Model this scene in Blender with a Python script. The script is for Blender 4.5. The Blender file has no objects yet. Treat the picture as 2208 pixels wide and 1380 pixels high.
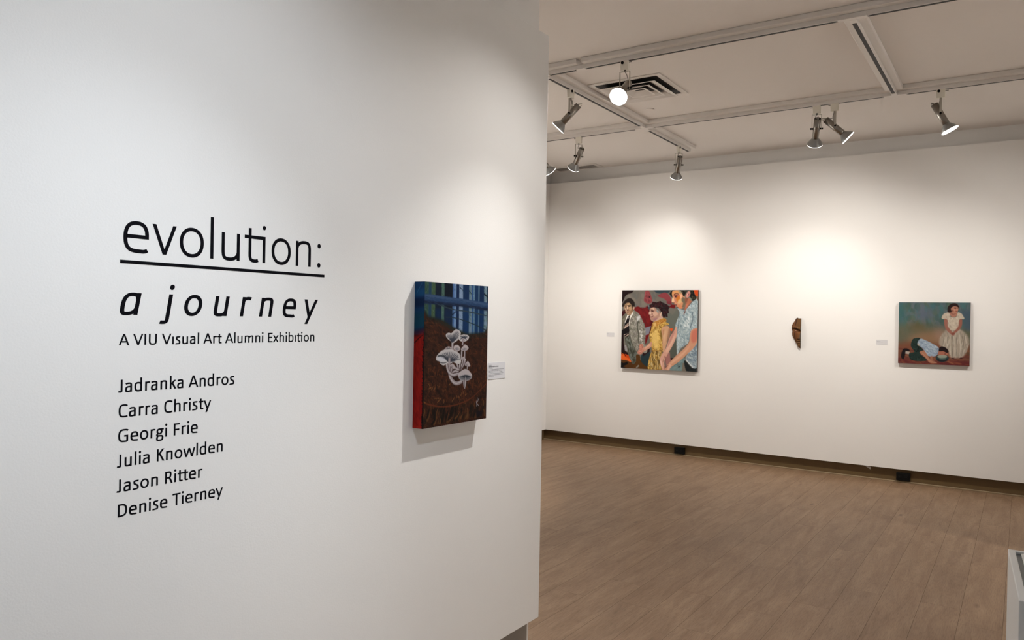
import bpy, bmesh, math, random
import numpy as np
from mathutils import Vector, Matrix
random.seed(7)
C = bpy.context.scene.collection
PI = math.pi
# ------------------------------------------------------------------ camera
cam_data = bpy.data.cameras.new('camera'); cam = bpy.data.objects.new('camera', cam_data); C.objects.link(cam)
cam_data.sensor_fit = 'HORIZONTAL'; cam_data.sensor_width = 36.0; cam_data.lens = 1653.0 / 2208.0 * 36.0
cam_data.clip_start = 0.05; cam_data.clip_end = 60
yaw, pit, rol = 0.58875786, -0.0033697, 0.01804942
fw = Vector((-math.sin(yaw) * math.cos(pit), math.cos(yaw) * math.cos(pit), math.sin(pit)))
rt = Vector((math.cos(yaw), math.sin(yaw), 0)); up = rt.cross(fw)
r2 = math.cos(rol) * rt + math.sin(rol) * up; u2 = -math.sin(rol) * rt + math.cos(rol) * up
M4 = Matrix((r2, u2, -fw)).transposed().to_4x4(); M4.translation = Vector((0, 0, 1.55))
cam.matrix_world = M4
bpy.context.scene.camera = cam
# ------------------------------------------------------------------ world, exposure, large lights
sc = bpy.context.scene
sc.view_settings.view_transform = 'Standard'; sc.view_settings.look = 'None'
sc.view_settings.exposure = 0.0; sc.view_settings.gamma = 1.0
w = bpy.data.worlds.new('world'); sc.world = w; w.use_nodes = True
w.node_tree.nodes['Background'].inputs[0].default_value = (0.80, 0.90, 1.0, 1)
w.node_tree.nodes['Background'].inputs[1].default_value = 0.6
def area(name, loc, size, sizey, power, col, direction):
    l = bpy.data.lights.new(name, 'AREA'); l.shape = 'RECTANGLE'; l.size = size; l.size_y = sizey
    l.energy = power; l.color = col
    o = bpy.data.objects.new(name, l); C.objects.link(o); o.location = loc
    o.rotation_euler = Vector(direction).to_track_quat('-Z', 'Y').to_euler(); return o
area('added_cool_fill', (1.70, -.55, 1.70), 2.2, 1.9, 7, (0.86, 0.94, 1.0), (-1, 0, 0))  # added area light, out of view: cool fill for the partition's left part
WARM = (1.0, 0.952, 0.885)
# ------------------------------------------------------------------ materials
def nt(name):
    m = bpy.data.materials.new(name); m.use_nodes = True
    return m, m.node_tree, m.node_tree.nodes['Principled BSDF']
def mat(name, col, rough=0.5, metal=0.0, spec=0.5, bump=0.0, scale=200, var=0.0, vscale=3.0):
    m, t, b = nt(name)
    b.inputs['Base Color'].default_value = (*col, 1); b.inputs['Roughness'].default_value = rough
    b.inputs['Metallic'].default_value = metal; b.inputs['Specular IOR Level'].default_value = spec
    tc = t.nodes.new('ShaderNodeTexCoord')
    if var:
        n = t.nodes.new('ShaderNodeTexNoise'); n.inputs['Scale'].default_value = vscale; n.inputs['Detail'].default_value = 3
        t.links.new(tc.outputs['Object'], n.inputs['Vector'])
        mx = t.nodes.new('ShaderNodeMixRGB'); mx.inputs[1].default_value = (*[c * (1 - var) for c in col], 1); mx.inputs[2].default_value = (*[min(1, c * (1 + var)) for c in col], 1)
        t.links.new(n.outputs['Fac'], mx.inputs[0]); t.links.new(mx.outputs[0], b.inputs['Base Color'])
    if bump:
        n = t.nodes.new('ShaderNodeTexNoise'); n.inputs['Scale'].default_value = scale; n.inputs['Detail'].default_value = 4
        t.links.new(tc.outputs['Object'], n.inputs['Vector'])
        bp = t.nodes.new('ShaderNodeBump'); bp.inputs['Strength'].default_value = bump; bp.inputs['Distance'].default_value = 0.002
        t.links.new(n.outputs['Fac'], bp.inputs['Height']); t.links.new(bp.outputs[0], b.inputs['Normal'])
    return m
def emit(name, col, s):
    m, t, b = nt(name)
    b.inputs['Base Color'].default_value = (*col, 1); b.inputs['Emission Color'].default_value = (*col, 1); b.inputs['Emission Strength'].default_value = s
    return m
WALL = mat('wall_paint', (0.80, 0.785, 0.765), 0.55, spec=0.3, bump=0.13, scale=190, var=0.012, vscale=2.2)
CEIL = mat('ceiling_paint', (0.82, 0.785, 0.755), 0.8, spec=0.2, bump=0.12, scale=120)
TRACK = mat('track_enamel', (0.80, 0.77, 0.74), 0.45, spec=0.4)
BASE = mat('base_brown', (0.125, 0.080, 0.035), 0.5, spec=0.35, var=0.12, vscale=8)
BASEG = mat('base_grey', (0.26, 0.235, 0.21), 0.6, spec=0.3)
BEAD = mat('floor_bead', (0.30, 0.225, 0.135), 0.5)
BLACK = mat('vinyl_black', (0.003, 0.003, 0.005), 0.7, spec=0.06)
DARK = mat('dark_slot', (0.012, 0.010, 0.010), 0.6)
PLAST = mat('black_plastic', (0.005, 0.005, 0.005), 0.6, spec=0.15)
ADAPT = mat('adapter_plastic', (0.84, 0.81, 0.72), 0.45)
ALU = mat('brushed_aluminium', (0.30, 0.28, 0.255), 0.33, metal=1.0, bump=0.05, scale=300)
SILV = mat('lamp_reflector', (0.34, 0.35, 0.35), 0.36, metal=0.95)
STEEL = mat('yoke_steel', (0.50, 0.48, 0.43), 0.45, metal=0.6)
CABLE = mat('grey_cable', (0.42, 0.40, 0.37), 0.5)
LENS = emit('lamp_lens', (1.0, 0.97, 0.92), 9.0)
CARD = mat('label_card', (0.66, 0.66, 0.69), 0.5)
CARDB = mat('label_card_far', (0.60, 0.595, 0.61), 0.5)
INK = mat('label_ink', (0.10, 0.10, 0.11), 0.6)
PLINTH = mat('plinth_paint', (0.74, 0.73, 0.71), 0.5, bump=0.1, scale=150)
GROOVE = mat('plinth_groove', (0.10, 0.11, 0.115), 0.35)
GRILLE = mat('grille_grey', (0.36, 0.34, 0.32), 0.6)
VENT = mat('vent_enamel', (0.78, 0.75, 0.72), 0.5)
CEDGE = mat('canvas_edge_dark', (0.085, 0.078, 0.07), 0.7)
CEDGE2 = mat('canvas_edge_brown', (0.10, 0.055, 0.04), 0.7)
def paint_mat(name, rough=0.55):
    m, t, b = nt(name); a = t.nodes.new('ShaderNodeAttribute'); a.attribute_name = 'paint'
    t.links.new(a.outputs['Color'], b.inputs['Base Color']); b.inputs['Roughness'].default_value = rough; b.inputs['Specular IOR Level'].default_value = 0.12
    tc = t.nodes.new('ShaderNodeTexCoord'); n = t.nodes.new('ShaderNodeTexNoise'); n.inputs['Scale'].default_value = 90; n.inputs['Detail'].default_value = 5
    t.links.new(tc.outputs['Object'], n.inputs['Vector']); bp = t.nodes.new('ShaderNodeBump'); bp.inputs['Strength'].default_value = 0.25; bp.inputs['Distance'].default_value = 0.002
    t.links.new(n.outputs['Fac'], bp.inputs['Height']); t.links.new(bp.outputs[0], b.inputs['Normal'])
    return m
OIL = paint_mat('oil_paint'); WOODM = paint_mat('carved_wood', 0.5)
def floor_mat():
    m, t, b = nt('laminate_planks'); N = t.nodes; L = t.links
    tc = N.new('ShaderNodeTexCoord'); sep = N.new('ShaderNodeSeparateXYZ'); L.new(tc.outputs['Object'], sep.inputs[0])
    com = N.new('ShaderNodeCombineXYZ'); L.new(sep.outputs[1], com.inputs[0]); L.new(sep.outputs[0], com.inputs[1])
    br = N.new('ShaderNodeAttribute'); br.attribute_name = 'plank'
    # grain, shifted from plank to plank
    mp = N.new('ShaderNodeMapping'); mp.inputs['Scale'].default_value = (1.1, 8.0, 1.0); L.new(com.outputs[0], mp.inputs[0])
    ad = N.new('ShaderNodeVectorMath'); ad.operation = 'MULTIPLY_ADD'; ad.inputs[1].default_value = (7, 5, 9); L.new(br.outputs['Color'], ad.inputs[0]); L.new(mp.outputs[0], ad.inputs[2])
    g = N.new('ShaderNodeTexNoise'); g.inputs['Scale'].default_value = 1.6; g.inputs['Detail'].default_value = 8; g.inputs['Roughness'].default_value = 0.62; g.inputs['Distortion'].default_value = 1.2; L.new(ad.outputs[0], g.inputs['Vector'])
    mp2 = N.new('ShaderNodeMapping'); mp2.inputs['Scale'].default_value = (1.1, 5.0, 1.0); L.new(com.outputs[0], mp2.inputs[0])
    g2 = N.new('ShaderNodeTexNoise'); g2.inputs['Scale'].default_value = 2.2; g2.inputs['Detail'].default_value = 3; L.new(mp2.outputs[0], g2.inputs['Vector'])
    r = N.new('ShaderNodeValToRGB'); r.color_ramp.elements[0].position = 0.30; r.color_ramp.elements[0].color = (0.200, 0.122, 0.070, 1); r.color_ramp.elements[1].position = 0.72; r.color_ramp.elements[1].color = (0.306, 0.206, 0.131, 1)
    L.new(g.outputs['Fac'], r.inputs[0])
    m1 = N.new('ShaderNodeMixRGB'); m1.blend_type = 'MULTIPLY'; m1.inputs[0].default_value = 0.9
    r2_ = N.new('ShaderNodeValToRGB'); r2_.color_ramp.elements[0].position = 0.32; r2_.color_ramp.elements[0].color = (0.84, 0.80, 0.76, 1); r2_.color_ramp.elements[1].position = 0.62; r2_.color_ramp.elements[1].color = (1, 1, 1, 1)
    L.new(g2.outputs['Fac'], r2_.inputs[0]); L.new(r.outputs[0], m1.inputs[1]); L.new(r2_.outputs[0], m1.inputs[2])
    hv = N.new('ShaderNodeHueSaturation'); L.new(m1.outputs[0], hv.inputs['Color'])
    mr = N.new('ShaderNodeMapRange'); mr.inputs['To Min'].default_value = 0.93; mr.inputs['To Max'].default_value = 1.06; L.new(br.outputs['Color'], mr.inputs['Value']); L.new(mr.outputs[0], hv.inputs['Value'])
    # knots
    mk = N.new('ShaderNodeMapping'); mk.inputs['Scale'].default_value = (1.0, 3.0, 1.0); L.new(com.outputs[0], mk.inputs[0])
    vo = N.new('ShaderNodeTexVoronoi'); vo.inputs['Scale'].default_value = 1.3; L.new(mk.outputs[0], vo.inputs['Vector'])
    rk = N.new('ShaderNodeValToRGB'); rk.color_ramp.elements[0].position = 0.02; rk.color_ramp.elements[0].color = (0.45, 0.4, 0.36, 1); rk.color_ramp.elements[1].position = 0.075; rk.color_ramp.elements[1].color = (1, 1, 1, 1)
    L.new(vo.outputs['Distance'], rk.inputs[0]); m3 = N.new('ShaderNodeMixRGB'); m3.blend_type = 'MULTIPLY'; m3.inputs[0].default_value = 0.8; L.new(hv.outputs[0], m3.inputs[1]); L.new(rk.outputs[0], m3.inputs[2])
    # fine pores along the grain
    mp3 = N.new('ShaderNodeMapping'); mp3.inputs['Scale'].default_value = (9.0, 90.0, 1.0); L.new(com.outputs[0], mp3.inputs[0])
    g3 = N.new('ShaderNodeTexNoise'); g3.inputs['Scale'].default_value = 2.0; g3.inputs['Detail'].default_value = 4; L.new(mp3.outputs[0], g3.inputs['Vector'])
    r3 = N.new('ShaderNodeValToRGB'); r3.color_ramp.elements[0].position = 0.28; r3.color_ramp.elements[0].color = (0.70, 0.66, 0.62, 1); r3.color_ramp.elements[1].position = 0.55; r3.color_ramp.elements[1].color = (1.04, 1.04, 1.03, 1); L.new(g3.outputs['Fac'], r3.inputs[0])
    m2 = N.new('ShaderNodeMixRGB'); m2.blend_type = 'MULTIPLY'; m2.inputs[0].default_value = 0.75; L.new(m3.outputs[0], m2.inputs[1]); L.new(r3.outputs[0], m2.inputs[2])
    L.new(m2.outputs[0], b.inputs['Base Color']); b.inputs['Roughness'].default_value = 0.5; b.inputs['Specular IOR Level'].default_value = 0.35
    bp = N.new('ShaderNodeBump'); bp.inputs['Strength'].default_value = 0.12; bp.inputs['Distance'].default_value = 0.001; L.new(g.outputs['Fac'], bp.inputs['Height']); L.new(bp.outputs[0], b.inputs['Normal'])
    return m
FLOOR = floor_mat()
# ------------------------------------------------------------------ mesh helpers
def box(bm, x0, x1, y0, y1, z0, z1, mi=0):
    v = [bm.verts.new((x, y, z)) for z in (z0, z1) for y in (y0, y1) for x in (x0, x1)]
    for f in ((0, 2, 3, 1), (4, 5, 7, 6), (0, 1, 5, 4), (2, 6, 7, 3), (0, 4, 6, 2), (1, 3, 7, 5)):
        bm.faces.new([v[i] for i in f]).material_index = mi
def cyl(bm, p, q, r, r1=None, n=24, cap0=True, cap1=True, smooth=True):
    lathe(bm, p, (Vector(q) - Vector(p)).normalized(), [(0, r), ((Vector(q) - Vector(p)).length, r if r1 is None else r1)], n, cap0, cap1)
def frame_of(u):
    u = Vector(u).normalized(); a = Vector((0, 0, 1)) if abs(u.z) < 0.95 else Vector((1, 0, 0))
    s = u.cross(a).normalized(); return s, u.cross(s).normalized(), u
def lathe(bm, p, u, prof, n=32, cap0=False, cap1=False):
    s, t, u = frame_of(u); p = Vector(p); rings = []
    for d, r in prof:
        if r < 1e-6: rings.append([bm.verts.new(p + u * d)])
        else: rings.append([bm.verts.new(p + u * d + r * (math.cos(2 * PI * k / n) * s + math.sin(2 * PI * k / n) * t)) for k in range(n)])
    for a, b in zip(rings, rings[1:]):
        for k in range(n):
            k2 = (k + 1) % n
            if len(a) == 1: f = bm.faces.new((a[0], b[k], b[k2]))
            elif len(b) == 1: f = bm.faces.new((a[k], b[0], a[k2]))
            else: f = bm.faces.new((a[k], b[k], b[k2], a[k2]))
            f.smooth = True
    if cap0 and len(rings[0]) > 1: bm.faces.new(rings[0])
    if cap1 and len(rings[-1]) > 1: bm.faces.new(rings[-1][::-1])
def tube(bm, pts, r, n=8):
    pts = [Vector(p) for p in pts]
    fine = []
    for i in range(len(pts) - 1):
        p0, p1, p2, p3 = pts[max(i - 1, 0)], pts[i], pts[i + 1], pts[min(i + 2, len(pts) - 1)]
        for k in range(6):
            t = k / 6; fine.append(0.5 * ((2 * p1) + (p2 - p0) * t + (2 * p0 - 5 * p1 + 4 * p2 - p3) * t * t + (3 * p1 - p0 - 3 * p2 + p3) * t ** 3))
    fine.append(pts[-1]); rings = []; s = None
    for i, p in enumerate(fine):
        d = (fine[min(i + 1, len(fine) - 1)] - fine[max(i - 1, 0)]).normalized()
        if s is None: s = frame_of(d)[0]
        s = (s - d * s.dot(d)).normalized(); t = d.cross(s)
        rings.append([bm.verts.new(p + r * (math.cos(2 * PI * k / n) * s + math.sin(2 * PI * k / n) * t)) for k in range(n)])
    for a, b in zip(rings, rings[1:]):
        for k in range(n): bm.faces.new((a[k], b[k], b[(k + 1) % n], a[(k + 1) % n])).smooth = True
    bm.faces.new(rings[0]); bm.faces.new(rings[-1][::-1])
def obj(name, bm, m, parent=None, bevel=0.0):
    bmesh.ops.recalc_face_normals(bm, faces=bm.faces)
    me = bpy.data.meshes.new(name); bm.to_mesh(me); bm.free()
    for x in (m if isinstance(m, (list, tuple)) else [m]): me.materials.append(x)
    o = bpy.data.objects.new(name, me); C.objects.link(o)
    if parent: o.parent = parent
    if bevel:
        b = o.modifiers.new('bevel', 'BEVEL'); b.width = bevel; b.segments = 2; b.limit_method = 'ANGLE'
    return o
def tag(o, label, cat, group=None):
    o['label'] = label; o['category'] = cat
    if group: o['group'] = group
    return o
def thing(name, label, cat, loc=(0, 0, 0), group=None):
    o = bpy.data.objects.new(name, None); o.empty_display_size = 0.05; C.objects.link(o); o.location = loc
    return tag(o, label, cat, group)
def struct(name, bm, m, bevel=0.0):
    o = obj(name, bm, m, None, bevel); o['kind'] = 'structure'; return o
def boxes(*bs):
    bm = bmesh.new()
    for b in bs: box(bm, *b)
    return bm
# ------------------------------------------------------------------ the room
XL, XR, YN, YF = -5.04, 4.2, -2.6, 8.357       # left / right / near / far wall faces
YB, XB = YF + 0.05, XL - 0.05                   # backs of the wall recesses
ZC, ZB, ZT = 3.412, 0.132, 3.253                # ceiling, lower and upper edge of the far panels
XP, YP = -1.89, 3.103                           # face and free end of the partition
def plank_floor():
    me_x0, me_x1, me_y0, me_y1 = XB - .1, XR + .15, YN - .15, YB + .1
    bm = bmesh.new(); pl = bm.verts.layers.float_color.new('plank'); rnd = random.Random(12)
    box(bm, me_x0, me_x1, me_y0, me_y1, -.1, -.0012, 1)
    RW, RL, GAP = .1955, 1.217, .0007                      # plank width, length, half the joint
    phase = {0: 4.85, 1: 5.18, 2: 4.84, 3: 4.42, 4: 4.145, 5: 3.705, 6: 4.22, 7: 5.06, 8: 5.36}
    for k in range(-26, 30):
        xa = -.26 - RW * (k + 1); x0, x1 = max(xa + GAP, me_x0), min(xa + RW - GAP, me_x1)
        ph = phase.get(k, rnd.uniform(0, RL))
        if x1 <= x0: continue
        j = math.floor((me_y0 - ph) / RL)
        while ph + j * RL < me_y1:
            y0, y1 = max(ph + j * RL + GAP * .7, me_y0), min(ph + (j + 1) * RL - GAP * .7, me_y1); j += 1
            if y1 <= y0: continue
            c = (rnd.random(), rnd.random(), rnd.random(), 1)
            vs = [bm.verts.new(p) for p in ((x0, y0, 0), (x1, y0, 0), (x1, y1, 0), (x0, y1, 0))]
            for v_ in vs: v_[pl] = c
            bm.faces.new(vs)
    me = bpy.data.meshes.new('floor'); bm.to_mesh(me); bm.free(); me.materials.append(FLOOR); me.materials.append(mat('plank_joint', (.085, .054, .034), .8, spec=.1))
    o = bpy.data.objects.new('floor', me); C.objects.link(o); o['kind'] = 'structure'
plank_floor()
struct('ceiling', boxes((XB - .1, XR + .15, YN - .15, YB + .2, ZC, ZC + 0.12)), CEIL)
struct('wall_far', boxes((XB, XR, YB, YB + .2, 0, 1.0), (XB, XR, YB + .04, YB + .2, 1.0, ZC), (XL, XR, YF, YB + .0395, 1.0, ZT), (XL, XR, YF, YB - .0005, ZB, 1.0)), WALL)
struct('wall_left', boxes((XB - .1, XB, YN, YB + .1, 0, ZC), (XB + .0005, XL, YN, YF - .0, ZB, ZT)), WALL)
struct('wall_right', boxes((XR, XR + .15, 1.3, YB + .1, 0, ZC)), WALL)
struct('wall_near', boxes((XB, 1.62, YN - .15, YN, 0, ZC)), WALL)
# unseen entrance side wall; its window is added for cool fill on the partition
W0, W1, WB, WT, XW = -1.70, .60, .70, 2.70, 1.62
struct('wall_entrance', boxes((XW, XW + .15, YN - .15, W0, 0, ZC), (XW, XW + .15, W1, 1.3, 0, ZC), (XW, XW + .15, W0, W1, 0, WB), (XW, XW + .15, W0, W1, WT, ZC), (XW + .15, XR + .15, 1.15, 1.3, 0, ZC)), WALL)
struct('added_window_1', boxes((XW + .02, XW + .07, W0, W0 + .05, WB, WT), (XW + .02, XW + .07, W1 - .05, W1, WB, WT), (XW + .02, XW + .07, W0 + .05, W1 - .05, WB, WB + .05), (XW + .02, XW + .07, W0 + .05, W1 - .05, WT - .05, WT)), TRACK)  # added frame, never in view, around the opening for the fill light
YS = -1.6                                       # hidden near end of the partition
struct('wall_partition', boxes((XP - .30, XP - .05, YS, YP - .009, 0, ZC), (XP - .05 + .0005, XP, YS, YP, ZB, 2.884), (XP - .35, XP - .3005, YS, YP, ZB, 2.884)), WALL, 0.002)
struct('baseboard_partition', boxes((XP - .05, XP - .047, YS, YP - .029, 0.0, ZB + .02)), BASEG)
struct('baseboard_far', boxes((XB, XR, YB - .006, YB, 0, ZB + .03)), BASE)
struct('baseboard_left', boxes((XB, XB + .006, YP, YB - .006, 0, ZB + .03)), BASE)
struct('trim_1', boxes((XB, XR, YB - .018, YB - .0065, 0, 0.013)), BEAD, 0.003)
struct('wall_divider', boxes((1.2, 1.3, 5.90, YF - .001, 0, ZC)), WALL)      # out of frame; its end stops the raking light on the floor
# ceiling battens carrying the tracks
X_A, X_B, R0, R1, R2 = -3.0, -0.876, 3.055, 4.868, 6.68
HB = 0.064; ZBT = ZC - 0.034; ZS = ZBT - 0.030
n_tr = 2
def batten(x0, x1, y0, y1):
    global n_tr
    struct('trim_%d' % n_tr, boxes((x0, x1, y0, y1, ZBT, ZC)), TRACK, 0.004); n_tr += 1
batten(-5.0, X_A - HB, R1 - HB, R1 + HB); batten(X_A - HB, -2.70, R1 - HB, R1 + HB); batten(-2.66, XR, R1 - HB, R1 + HB)
batten(-5.0, 1.19, R2 - HB, R2 + HB); batten(XP + .05, XR, R0 - HB, R0 + HB)
batten(X_A - HB, X_A + HB, R1 + HB, R2 - HB); batten(X_A - HB, X_A + HB, R2 + HB, 7.86); batten(X_B - HB, X_B + HB, R1 + HB, R2 - HB)
TG = 'lighting track lengths on the ceiling'
def track(axis, c, a, b, label):
    """U-shaped lighting track along X (axis 0) or Y (axis 1) under a batten."""
    o = thing('light_track', label, 'lighting track', (a, c, ZS) if axis == 0 else (c, a, ZS), TG)
    L = b - a
    def bx(bm, l0, l1, w0, w1, z0, z1):
        if axis == 0: box(bm, l0, l1, w0, w1, z0, z1)
        else: box(bm, w0, w1, l0, l1, z0, z1)
    bm = bmesh.new(); bx(bm, 0, L, -.018, -.0130, 0, .0298); bx(bm, 0, L, .0130, .018, 0, .0298); bx(bm, 0, L, -.0130, .0130, .022, .0298)
    obj('rail', bm, TRACK, o)
    bm = bmesh.new(); bx(bm, .01, L - .01, -.0128, .0128, .0015, .0218); obj('slot', bm, DARK, o)
    return o
track(0, R1, -2.95, -2.728, 'shortest white lighting track length, beside the partition edge, on the ceiling')
track(0, R1, -2.655, -.955, 'white lighting track on the nearer row, carrying the glowing lamp beside the square vent')
track(0, R1, -.79, XR - .05, 'white lighting track on the nearer row, running out at the top right of the photo')
track(0, R2, -4.98, -3.095, 'white lighting track on the row nearer the far wall, left of the crossing')
track(0, R2, -2.915, -.955, 'white lighting track on the farther row carrying the close pair of lamps')
track(0, R2, -.79, 1.15, 'white lighting track on the farther row, at the right, carrying one tilted lamp')
track(0, R0, -1.8, .9, 'white lighting track on the row above the partition lettering, above the frame')
track(1, X_A, R1 + .07, R2 - .098, 'white lighting track running away from the partition edge to the crossing')
track(1, X_A, R2 + .098, 7.83, 'short white lighting track stub beyond the crossing towards the far wall')
track(1, X_B, R1 + .078, R2 - .072, 'white lighting track in the middle of the ceiling with an empty dark slot')
CG = 'track joint covers'
def joint(label, x, y, arms):
    bm = bmesh.new()
    for x0, x1, y0, y1 in arms: box(bm, x0, x1, y0, y1, 0, .0295)
    o = obj('track_connector', bm, TRACK, None, 0.002); o.location = (x, y, ZS - .0005); tag(o, label, 'track connector', CG)
track(0, 1.243, -.9, .9, 'white lighting track above the viewer, above the frame')
joint('white cross-shaped joint where two tracks meet left of centre on the ceiling', X_A, R2, [(-.094, .084, -.019, .019), (-.019, .019, -.097, -.0195), (-.019, .019, .0195, .097)])
joint('white joint at the near end of the empty middle track', X_B, R1, [(-.078, .085, -.019, .019), (-.019, .019, .0195, .077)])
joint('white joint at the far end of the empty middle track', X_B, R2, [(-.078, .085, -.019, .019), (-.019, .019, -.071, -.0195)])
joint('white straight joint by the partition edge near the glowing lamp', -2.6915, R1, [(-.036, .036, -.019, .019)])
joint('white joint mostly hidden behind the top of the partition edge', X_A, R1, [(-.019, .049, -.019, .019), (-.019, .019, .0195, .069)])
# ------------------------------------------------------------------ ceiling fittings
v = thing('ceiling_vent', 'square white air diffuser with dark stepped louvres beside the glowing lamp', 'vent', (-2.617, 5.70, ZC))
def ring(bm, h0, z0, h1, z1, th=0.0025):
    """square funnel from half-size h0 at z0 to h1 at z1"""
    for (ha, za), (hb, zb) in (((h0, z0), (h1, z1)),):
        A = [bm.verts.new((sx * ha, sy * ha, za)) for sx, sy in ((-1, -1), (1, -1), (1, 1), (-1, 1))]
        B = [bm.verts.new((sx * hb, sy * hb, zb)) for sx, sy in ((-1, -1), (1, -1), (1, 1), (-1, 1))]
        A2 = [bm.verts.new(p.co + Vector((0, 0, th))) for p in A]; B2 = [bm.verts.new(p.co + Vector((0, 0, th))) for p in B]
        for k in range(4):
            j = (k + 1) % 4
            bm.faces.new((A[k], A[j], B[j], B[k])); bm.faces.new((A2[k], B2[k], B2[j], A2[j]))
            bm.faces.new((A[k], A2[k], A2[j], A[j])); bm.faces.new((B[k], B[j], B2[j], B2[k]))
bm = bmesh.new()
for q in ((-.305, .305, -.305, -.262), (-.305, .305, .262, .305), (-.305, -.262, -.262, .262), (.262, .305, -.262, .262)): box(bm, *q, -.007, -.0005)
obj('outer_frame', bm, VENT, v, 0.002)
bm = bmesh.new(); box(bm, -.262, .262, -.262, .262, -.0008, -.0004); obj('throat', bm, DARK, v)
for ho, hi in ((.228, .158), (.148, .096), (.086, .04)):
    bm = bmesh.new(); ring(bm, ho, -.034, hi, -.0035); ring(bm, ho + .012, -.034, ho, -.034); obj('louvre', bm, VENT, v)
g = thing('ceiling_vent', 'long grey slotted return grille in the ceiling against the far wall', 'vent', (-4.62, 8.29, ZC))
bm = bmesh.new()
for q in ((-.34, .32, -.115, -.07), (-.34, .32, .095, .112), (-.34, -.29, -.07, .095), (.265, .32, -.07, .095)): box(bm, *q, -.006, -.0004)
obj('outer_frame', bm, VENT, g, 0.002)
bm = bmesh.new(); box(bm, -.29, .265, -.07, .095, -.0012, -.0005)
for k in range(15): box(bm, -.29, .265, -.066 + k * .0107, -.0615 + k * .0107, -.005, -.0013)
obj('slat_panel', bm, GRILLE, g)
for lab, x, y, r in (('small round white cover plate in the ceiling behind the glowing lamp', -2.778, 6.298, .036), ('small round white sprinkler at the right edge of the photo on the ceiling', -.075, 4.99, .035)):
    bm = bmesh.new(); lathe(bm, (0, 0, 0), (0, 0, -1), [(.0003, r), (.004, r), (.0065, r * .9), (.007, 0)], 28, True); o = obj('ceiling_cover_plate', bm, CEIL); o.location = (x, y, ZC)
    tag(o, lab, 'ceiling fitting', 'round ceiling plates')
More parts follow.
